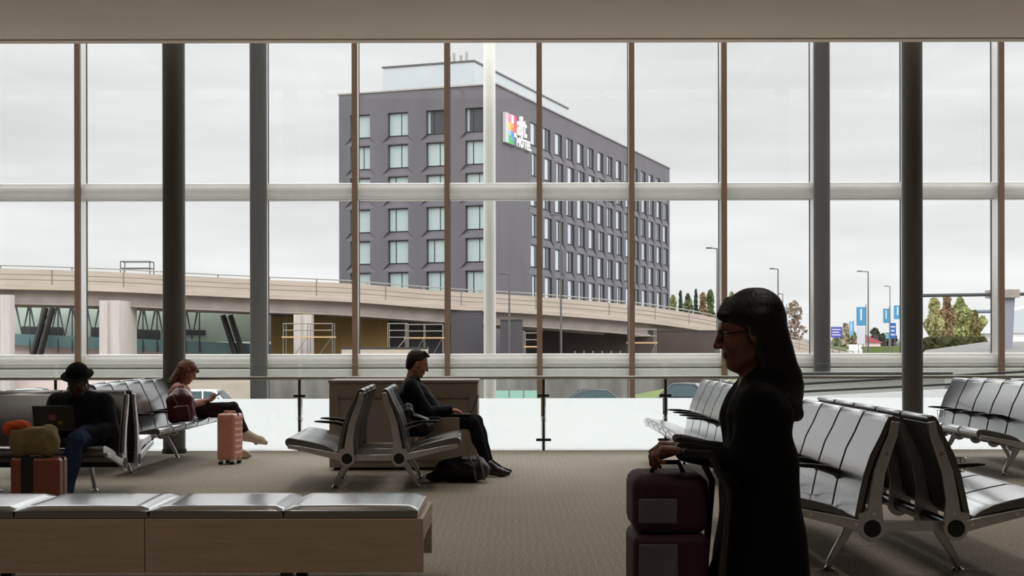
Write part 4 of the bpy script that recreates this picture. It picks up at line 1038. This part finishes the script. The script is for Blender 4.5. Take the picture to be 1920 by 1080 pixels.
for k, (xa_, ya_, xb_, yb_) in enumerate(((82, 575, 55, 640), (95, 575, 70, 640), (62, 645, 50, 662), (72, 645, 62, 662))[:2]):
    a_ = at(xa_ + 4, ya_, YW - 1.5); b_ = at(xa_ + 4 - 42, 728, YW - 1.5); MB().tube([a_, b_], .26, 8).build('slanted_strut', M['dsteel'], wg)
for xa_ in (418, 432): MB().tube([at(xa_, 590, YW - 1.5), at(xa_ + 44, 728, YW - 1.5)], .24, 8).build('slanted_strut', M['dsteel'], wg)
# construction zone under the overpass
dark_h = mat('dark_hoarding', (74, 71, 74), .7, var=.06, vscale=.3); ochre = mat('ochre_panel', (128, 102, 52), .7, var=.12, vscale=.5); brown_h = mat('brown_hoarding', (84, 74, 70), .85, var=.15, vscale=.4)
def wallbox(label, px0, px1, y0, Y, d, m, name='site_hoarding', cat='hoarding', zb=GZ):
    s = Y / F; x0, x1 = (px0 - 960) * s, (px1 - 960) * s; t = thing(name, label, cat, ((x0 + x1) / 2, Y, zb)); h = CH - (y0 - HY) * s - zb
    MB().box((-(x1 - x0) / 2, 0, 0), ((x1 - x0) / 2, d, h)).build('panel', m, t)
    MB().box((-(x1 - x0) / 2, -.03, h - .12), ((x1 - x0) / 2, 0, h)).build('top_rail', M['dsteel'], t)
    return t
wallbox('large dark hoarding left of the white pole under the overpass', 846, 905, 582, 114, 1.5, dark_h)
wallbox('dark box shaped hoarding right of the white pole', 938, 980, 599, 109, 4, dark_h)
wallbox('ochre panelled wall under the overpass behind the scaffold tower', 508, 728, 590, 116, .6, ochre)
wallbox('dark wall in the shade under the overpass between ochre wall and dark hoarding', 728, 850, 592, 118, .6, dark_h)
wallbox('low pale concrete barrier in front of the ochre wall', 640, 802, 651, 98, .6, concrete, 'concrete_barrier', 'barrier')
wallbox('long brown hoarding under the hotel between pole and lamp', 985, 1350, 620, 125, .6, brown_h)
for k in range(7):
    x = at(1078 + 17 * k, 640, 117); MB_ = tag(MB().tube([(0, 0, 0), (0, 0, x.z + 2.3)], .05, 6).build('fence_post', M['steel'], loc=(x.x, 117, GZ)), 'thin pale posts in front of the brown hoarding', 'post', 'fence posts by the brown hoarding')
wallbox('long grey retaining wall behind the parked cars', 500, 1240, 700, 101, .5, mat('stained_concrete', (122, 118, 114), .85, var=.3, vscale=.5, stretch=(2, 1, .6)), 'retaining_wall', 'wall')
wallbox('pale wall panel seen under the sill rail at the left', 0, 240, 700, 101, .5, blush, 'retaining_wall', 'wall')
wallbox('light concrete kerb wall left of the dark column', 340, 500, 706, 99.5, .5, concrete, 'retaining_wall', 'wall')
# grass bank at right
g = thing('grass_bank', 'sloping green grass bank beyond the cars at the right', 'grass', at(1300, 745, 90)); g['kind'] = 'stuff'
gb = MB(); gb.prism([(-3.4, -1.2), (14, -1.2), (14, 1.9), (8, 1.3), (1, .6), (-3.2, -.2)], 0, 9); gb.build('turf', grass, g)

# ---- cars
glass_d = mat('car_glass', (80, 96, 100), .1, var=.05)
def car(label, loc, rz, paint, L_=4.5, H=1.45, W_=1.8, suv=False):
    t = thing('car', label, 'car', loc, rz); hb = H * .56
    body = [(-L_ / 2, .25), (-L_ / 2, hb * .9), (-L_ / 2 + .15, hb), (L_ * .2, hb), (L_ / 2 - .2, hb * .82), (L_ / 2, hb * .6), (L_ / 2, .25)]
    MB().prism(body, -W_ / 2, W_ / 2).build('body', paint, t, bevel=.06)
    if suv: cabp = [(-L_ / 2 + .12, hb), (-L_ / 2 + .22, H - .03), (-.2, H), (L_ * .08, H - .04), (L_ * .23, hb)]
    else: cabp = [(-L_ / 2 + .35, hb), (-L_ * .25, H - .05), (-.1, H), (L_ * .08, H - .04), (L_ * .27, hb)]
    MB().prism(cabp, -W_ / 2 + .1, W_ / 2 - .1).build('roof', paint, t, bevel=.06)
    cx = sum(p[0] for p in cabp) / 5; 
    gpf = [(cx + (x - cx) * .88, hb + .04 + (z - hb) * .80) for x, z in cabp]
    for yy in ((-W_ / 2 + .085, -W_ / 2 + .1), (W_ / 2 - .1, W_ / 2 - .085)):
        w1 = MB().prism(gpf, *yy).build('side_window', glass_d, t)
    for x in (-.35, .55):
        MB().box((x - .05, -W_ / 2 + .06, hb), (x + .05, -W_ / 2 + .09, H - .1)).build('pillar', paint, t)
    a, b_ = cabp[3], cabp[4]
    MB().prism([(a[0] + .08, a[1] - .03), (b_[0] + .02, b_[1] + .03), (b_[0] + .05, b_[1] + .03), (a[0] + .11, a[1] - .03)], -W_ / 2 + .2, W_ / 2 - .2).build('windscreen', glass_d, t)
    for x in (-L_ * .31, L_ * .31):
        for yy in (-W_ / 2 + .02, W_ / 2 - .22): MB().cyl((x, yy, .33), (x, yy + .2, .33), .33, 24).build('wheel', M['rubber'], t)
    for yy in (-W_ / 2 + .25, W_ / 2 - .25): MB().ball((L_ / 2 - .02, yy, hb * .68), (.05, .16, .09), 12).build('headlight', M['chrome'], t)
    return t
wpaint = mat('white_car_paint', (232, 234, 234), .25, coat=.5); dpaint = mat('dark_car_paint', (52, 56, 62), .25, coat=.6); rpaint = mat('red_car_paint', (150, 60, 50), .3, coat=.5)
car('white van like car parked behind the knees of the seated woman in pink', (at(398, 740, 88).x, 88, GZ), R(-6), wpaint, 4.6, 1.64, suv=True)
car('dark curved saloon car just above the white railing panels, right of centre', (at(1104, 740, 92).x, 92, GZ), R(-172), dpaint, 4.4, 1.50)
car('dark car half hidden beside the grass bank', (at(1262, 735, 92).x, 88, GZ), R(160), dpaint, 4.5, 2.0)
car('silver car behind the legs of the man in the hat, seen below the sill', (at(70, 740, 88).x, 88, GZ), R(5), mat('silver_car_paint', (176, 182, 186), .25, metal=.3, coat=.5), 4.4, 1.75)
# green glass screen next to white pole
gs = thing('glass_barrier', 'low green tinted glass barrier outside, right of the white pole', 'barrier', at(968, 752, 85)); gg = mat('green_tint_glass', (150, 190, 176), .2)
gs.location.z = GZ; MB().box((-1.3, 0, 0), (1.3, .04, 1.62)).build('glass', gg, gs)
for x in (-1.3, -.43, .43, 1.3): MB().box((x - .03, -.03, 0), (x + .03, .05, 1.68)).build('post', M['steel'], gs)

# ---- street lamps
def lamp(label, px, ytop, Y, arm, zb=GZ, r=.10):
    top = at(px, ytop, Y); t = thing('street_lamp', label, 'street lamp', (top.x, Y, zb)); h = top.z - zb; s = Y / F
    MB().tube([(0, 0, 0), (0, 0, h * .5), (0, 0, h)], [r, r * .8, r * .6], 10).build('pole', M['column'], t)
    MB().tube([(0, 0, h - .05), (arm * s, 0, h)], r * .5, 8).build('arm', M['column'], t)
    MB().box((arm * s - (.5 if arm < 0 else 0), -.15, h - .05), (arm * s + (0 if arm < 0 else .5), .15, h + .08)).build('lamp_head', M['column'], t, bevel=.03)
lamp('tall street lamp with a left arm beside the window mullion, just right of the hotel', 1345, 466, 122, -10)
lamp('street lamp with a left arm right of the head of the walking woman', 1459, 505, 150, -7)
lamp('short distant street lamp right behind the taller lamp near the spruce', 1468, 552, 230, -3)
lamp('tall street lamp between the two dark columns on the right', 1628, 510, 160, -12)
lamp('distant street lamp at the far right behind blue banners', 1669, 538, 240, -5)
lamp('slim lamp mast standing on the road in front of the hotel facade', 1052, 403, 112, -9)
lamp('white lamp mast in front of the hotel corner, right of the white pole', 955, 513, 108, -7)
# ---- trees
leafm = {}
def leaf(c):
    if c not in leafm: leafm[c] = mat('foliage_' + str(len(leafm)), c, .8, var=.3, vscale=.8)
    return leafm[c]
bark = mat('bark', (84, 70, 60), .9)
def tree(label, px, ytop, Y, w_, c, kind='round', zb=GZ, n=900, ls=.35):
    top = at(px, ytop, Y); t = thing('tree', label, 'tree', (top.x, Y, zb)); h = top.z - zb; rnd = random.Random(int(px * 7 + ytop)); b = MB(); ww = w_ * Y / F / 2
    for _ in range(n):
        if kind == 'spruce':
            q = rnd.random() ** .75; z = h * (1 - q) ; rr = ww * (q ** .9 + .03) * (.5 + .5 * rnd.random()) * (1 if math.sin(z * 5.) > -.2 else .7)
            z = max(z, h * .06)
        else:
            u = rnd.random() * 2 - 1; rr = ww * math.sqrt(max(0, 1 - abs(u) ** 2.4)) * (rnd.random() ** .4) * (.85 + .3 * math.sin(u * 9 + px)); z = h * .56 + u * h * .44
        a = rnd.random() * 6.283; p = Vector((rr * math.cos(a), rr * math.sin(a), z)); l = ls * (.6 + .8 * rnd.random())
        M_ = Euler((rnd.random() * 6, rnd.random() * 6, rnd.random() * 6)).to_matrix()
        b.add([p + M_ @ Vector(v) for v in ((-l, -l * .5, 0), (l, -l * .5, 0), (l * .6, l * .6, l * .2), (-l * .6, l * .6, 0))], [(0, 1, 2, 3)])
    b.build('foliage', leaf(c), t, smooth=0)
    tb_ = MB().tube([(0, 0, 0), (0, 0, h * .9)], [ww * .12 + .08, .04], 8)
    for k in range(8):
        a = k * 2.4; z = h * (.25 + .07 * k); tb_.tube([(0, 0, z), (ww * .6 * math.cos(a), ww * .6 * math.sin(a), z + h * .12)], [.07, .03], 5)
    tb_.build('trunk', bark, t)
GR, YG, BR, DG = (112, 124, 88), (160, 160, 112), (152, 130, 100), (84, 100, 84)
names = ['pale', 'slim', 'brownish', 'bushy', 'pointed', 'olive', 'dark', 'light']
for i, (px, yt, wd, c, kd) in enumerate([(1262, 556, 18, YG, 'round'), (1276, 546, 16, DG, 'spruce'), (1290, 553, 20, GR, 'round'), (1305, 545, 18, DG, 'spruce'), (1318, 551, 20, BR, 'round'), (1332, 546, 18, GR, 'round'), (1352, 552, 22, GR, 'spruce'), (1372, 550, 26, YG, 'round')]):
    tree(f'{["yellow green round", "dark narrow spruce", "green round", "taller dark spruce", "brownish round", "green bushy", "green pointed", "pale green broad"][i]} tree beyond the overpass, {["directly beside the hotel", "second from the hotel", "third from the hotel", "near the middle of the row", "just left of the lamp", "touching the lamp", "right of the lamp and mullion", "behind the walking woman"][i]}', px, yt, 215 + 6 * (i % 3), wd, c, kd, n=1300, ls=.28)
tree('large dark spruce right of the head of the walking woman', 1428, 562, 170, 40, DG, 'spruce', n=1500)
tree('bare brownish tree right of the large spruce', 1490, 566, 200, 40, (150, 134, 118), 'round', n=420, ls=.28)
tree('narrow dark conifer beside the street lamp', 1464, 570, 190, 12, (88, 78, 62), 'spruce', n=400, ls=.3)
for i, (px, yt, wd, c) in enumerate([(1752, 562, 34, (172, 170, 120)), (1776, 556, 30, BR), (1800, 560, 44, (160, 164, 112)), (1826, 585, 34, (140, 132, 88)), (1842, 596, 30, YG)]):
    tree(['pale yellow green tree right of the thick column', 'brown leaved tree under the sign bridge', 'large yellow green tree under the sign bridge', 'lower olive tree right of the large yellow green one', 'small tree at the end of the group beside the mullion'][i], px, yt, 175 + 5 * i, wd, c, 'round', n=2600, ls=.22)
hd_ = thing('hedge', 'low dark hedge under the trees at the right', 'hedge', at(1790, 652, 168)); b = MB(); rnd = random.Random(3)
for _ in range(1600):
    p = Vector((rnd.uniform(-3.6, 3.6), rnd.uniform(-1, 1), rnd.uniform(-1.2, 1.0) * (1 - .15 * rnd.random()))); M_ = Euler((rnd.random() * 6, rnd.random() * 6, 0)).to_matrix(); l = .28
    b.add([p + M_ @ Vector(v) for v in ((-l, -l, 0), (l, -l, 0), (l, l, 0), (-l, l, 0))], [(0, 1, 2, 3)])
b.build('foliage', leaf((74, 76, 48)), hd_, smooth=0)
# ---- banners and signs
def banner(label, px0, px1, y0, y1, Y, c=(78, 148, 188), c2=(230, 236, 240), ybase=640):
    x0, z0 = at(px0, y1, Y).x, at(px0, y1, Y).z; x1, z1 = at(px1, y0, Y).x, at(px1, y0, Y).z; t = thing('banner_flag', label, 'banner', ((x0 + x1) / 2, Y, GZ)); w_ = x1 - x0
    MB().tube([(w_ / 2 + .06, 0, 0), (w_ / 2 + .06, 0, z1 - GZ + .3)], .05, 8).build('pole', M['steel'], t)
    MB().box((-w_ / 2, -.02, z0 - GZ), (w_ / 2, .02, z1 - GZ)).build('flag', mat('banner_blue', c, .7), t)
    MB().box((-w_ / 12, -.025, z0 - GZ + (z1 - z0) * .3), (w_ / 12, -.02, z0 - GZ + (z1 - z0) * .9)).build('emblem', mat('banner_white', c2, .7), t)
banner('large blue banner left of the tall lamp between the dark columns', 1606, 1623, 577, 612, 150)
banner('slim blue banner left of the distant lamp on the right', 1656, 1667, 580, 607, 180)
banner('blue banner cut by the window mullion left of the thick column', 1676, 1690, 574, 600, 150)
banner('pale blue banner by the bare tree', 1464, 1474, 576, 602, 165, (120, 180, 214))
banner('small faint blue banner left of the large blue banner', 1592, 1600, 604, 630, 240, (110, 170, 210))
def board(label, px0, px1, y0, y1, Y, c, txt=None, zb=GZ, cat='sign'):
    a = at(px0, y1, Y); b_ = at(px1, y0, Y); w_ = b_.x - a.x; t = thing('road_sign', label, cat, ((a.x + b_.x) / 2, Y, zb))
    MB().box((-w_ / 2, -.03, a.z - zb), (w_ / 2, .03, b_.z - zb)).build('sign_board', mat('sign_face', c, .5), t)
    for x in (-w_ * .3, w_ * .3): MB().tube([(x, .06, 0), (x, .06, b_.z - zb - .1)], .04, 6).build('post', M['steel'], t)
    for k in range(3): MB().box((-w_ * .4, -.035, a.z - zb + (b_.z - a.z) * (.2 + .25 * k)), (w_ * (.35 - .12 * (k % 2)), -.03, a.z - zb + (b_.z - a.z) * (.3 + .25 * k))).build('sign_line', mat('sign_white', (210, 212, 235), .5), t)
board('violet blue road sign beside the right dark column', 1558, 1579, 614, 634, 130, (84, 84, 170))
board('bright blue sign board by the distant lamp', 1669, 1680, 607, 636, 170, (40, 96, 170))
board('small green blue sign left of the bright blue board', 1660, 1668, 625, 637, 175, (50, 130, 140))
board('white panel sign under the large blue banner', 1607, 1622, 614, 646, 155, (214, 214, 216))
car('small white car on the far road between the dark columns', (at(1602, 655, 190).x, 190, .2 - .55), R(80), wpaint, 4.4, 1.5)
rh = thing('red_roofed_house', 'small house with a pinkish red roof beyond the far road', 'building', (at(1640, 640, 260).x, 262, GZ))
MB().box((-1.5, 0, 0), (1.6, 5, 4.5)).build('wall', blush, rh); MB().prism([(-1.9, 4.5), (-1.2, 6.0), (2.0, 4.5)], -.3, 5.3).build('roof', mat('red_roof', (176, 92, 96), .8), rh)
for i, (px, yt, wd) in enumerate([(1568, 634, 16), (1585, 610, 22), (1600, 626, 20), (1640, 618, 26), (1655, 628, 26), (1672, 630, 24)]):
    tree(['low shrubby tree under the violet sign', 'thin bare tree left of the large banner', 'small tree behind the white car', 'dark tree behind the red roofed house', 'dark bush right of the red roof', 'dark bush by the bright blue board'][i], px, yt, 280, wd, ((130, 140, 96), (160, 152, 130), (120, 124, 90), (92, 96, 82), (84, 88, 78), (84, 88, 78))[i], n=350, ls=.45)
# far verge and rising road
struct(MB().prism([(at(1550, 650, 200).x, GZ), (at(1550, 650, 200).x, .8), (60, .9), (90, 1.2), (90, GZ)], 200, 206).build('verge', grass))
rd = MB(); p0 = at(1740, 668, 120); p1 = at(2050, 672, 120)
struct(rd.add([at(1720, 676, 110), at(2100, 690, 110), at(2100, 640, 150), at(1845, 643, 150), at(1735, 658, 150), at(1720, GZ and 700, 112), at(2100, 700, 112)], [(0, 1, 2, 3, 4)]).build('embankment_road', asphalt, smooth=0))
# sign bridge and white building at far right
sb = thing('sign_bridge', 'dark beam carried by a grey tapered pier crossing the view at the far right', 'bridge', (0, 0, 0))
MB().tube([at(1700, 556, 140), at(1935, 553, 140)], .17, 8).build('beam', truss_m, sb); MB().tube([at(1815, 586, 200), at(1935, 585, 200)], .25, 8).build('far_beam', mat('bluegrey_beam', (110, 122, 136), .7), sb)
a, b_ = at(1886, 560, 139), at(1884, 664, 139); MB().prism([(a.x - .8, a.z), (a.x + .9, a.z), (b_.x + .55, GZ), (b_.x - .35, GZ)], 139, 141).build('pier', mat('bluegrey_concrete', (142, 142, 154), .8, var=.1), sb)
MB().box((a.x - 1.2, 138.5, a.z), (a.x + 1.2, 141.5, a.z + .8)).build('pier_cap', concrete2, sb)
wb = thing('white_building', 'white building with a grey roof and two small windows at the right edge', 'building', (at(1930, 640, 170).x, 172, GZ))
MB().box((-2.8, 0, 0), (4, 6, 5.6)).build('wall', M['fin'], wb); MB().prism([(-3.2, 5.6), (-1.0, 8.4), (4.4, 9.4), (4.4, 5.6)], -.3, 6.3).build('roof', pent, wb)
for x in (-1.9, -.9): MB().box((x - .2, -.03, 2.6), (x + .2, 0, 3.7)).build('window', frame_m, wb)
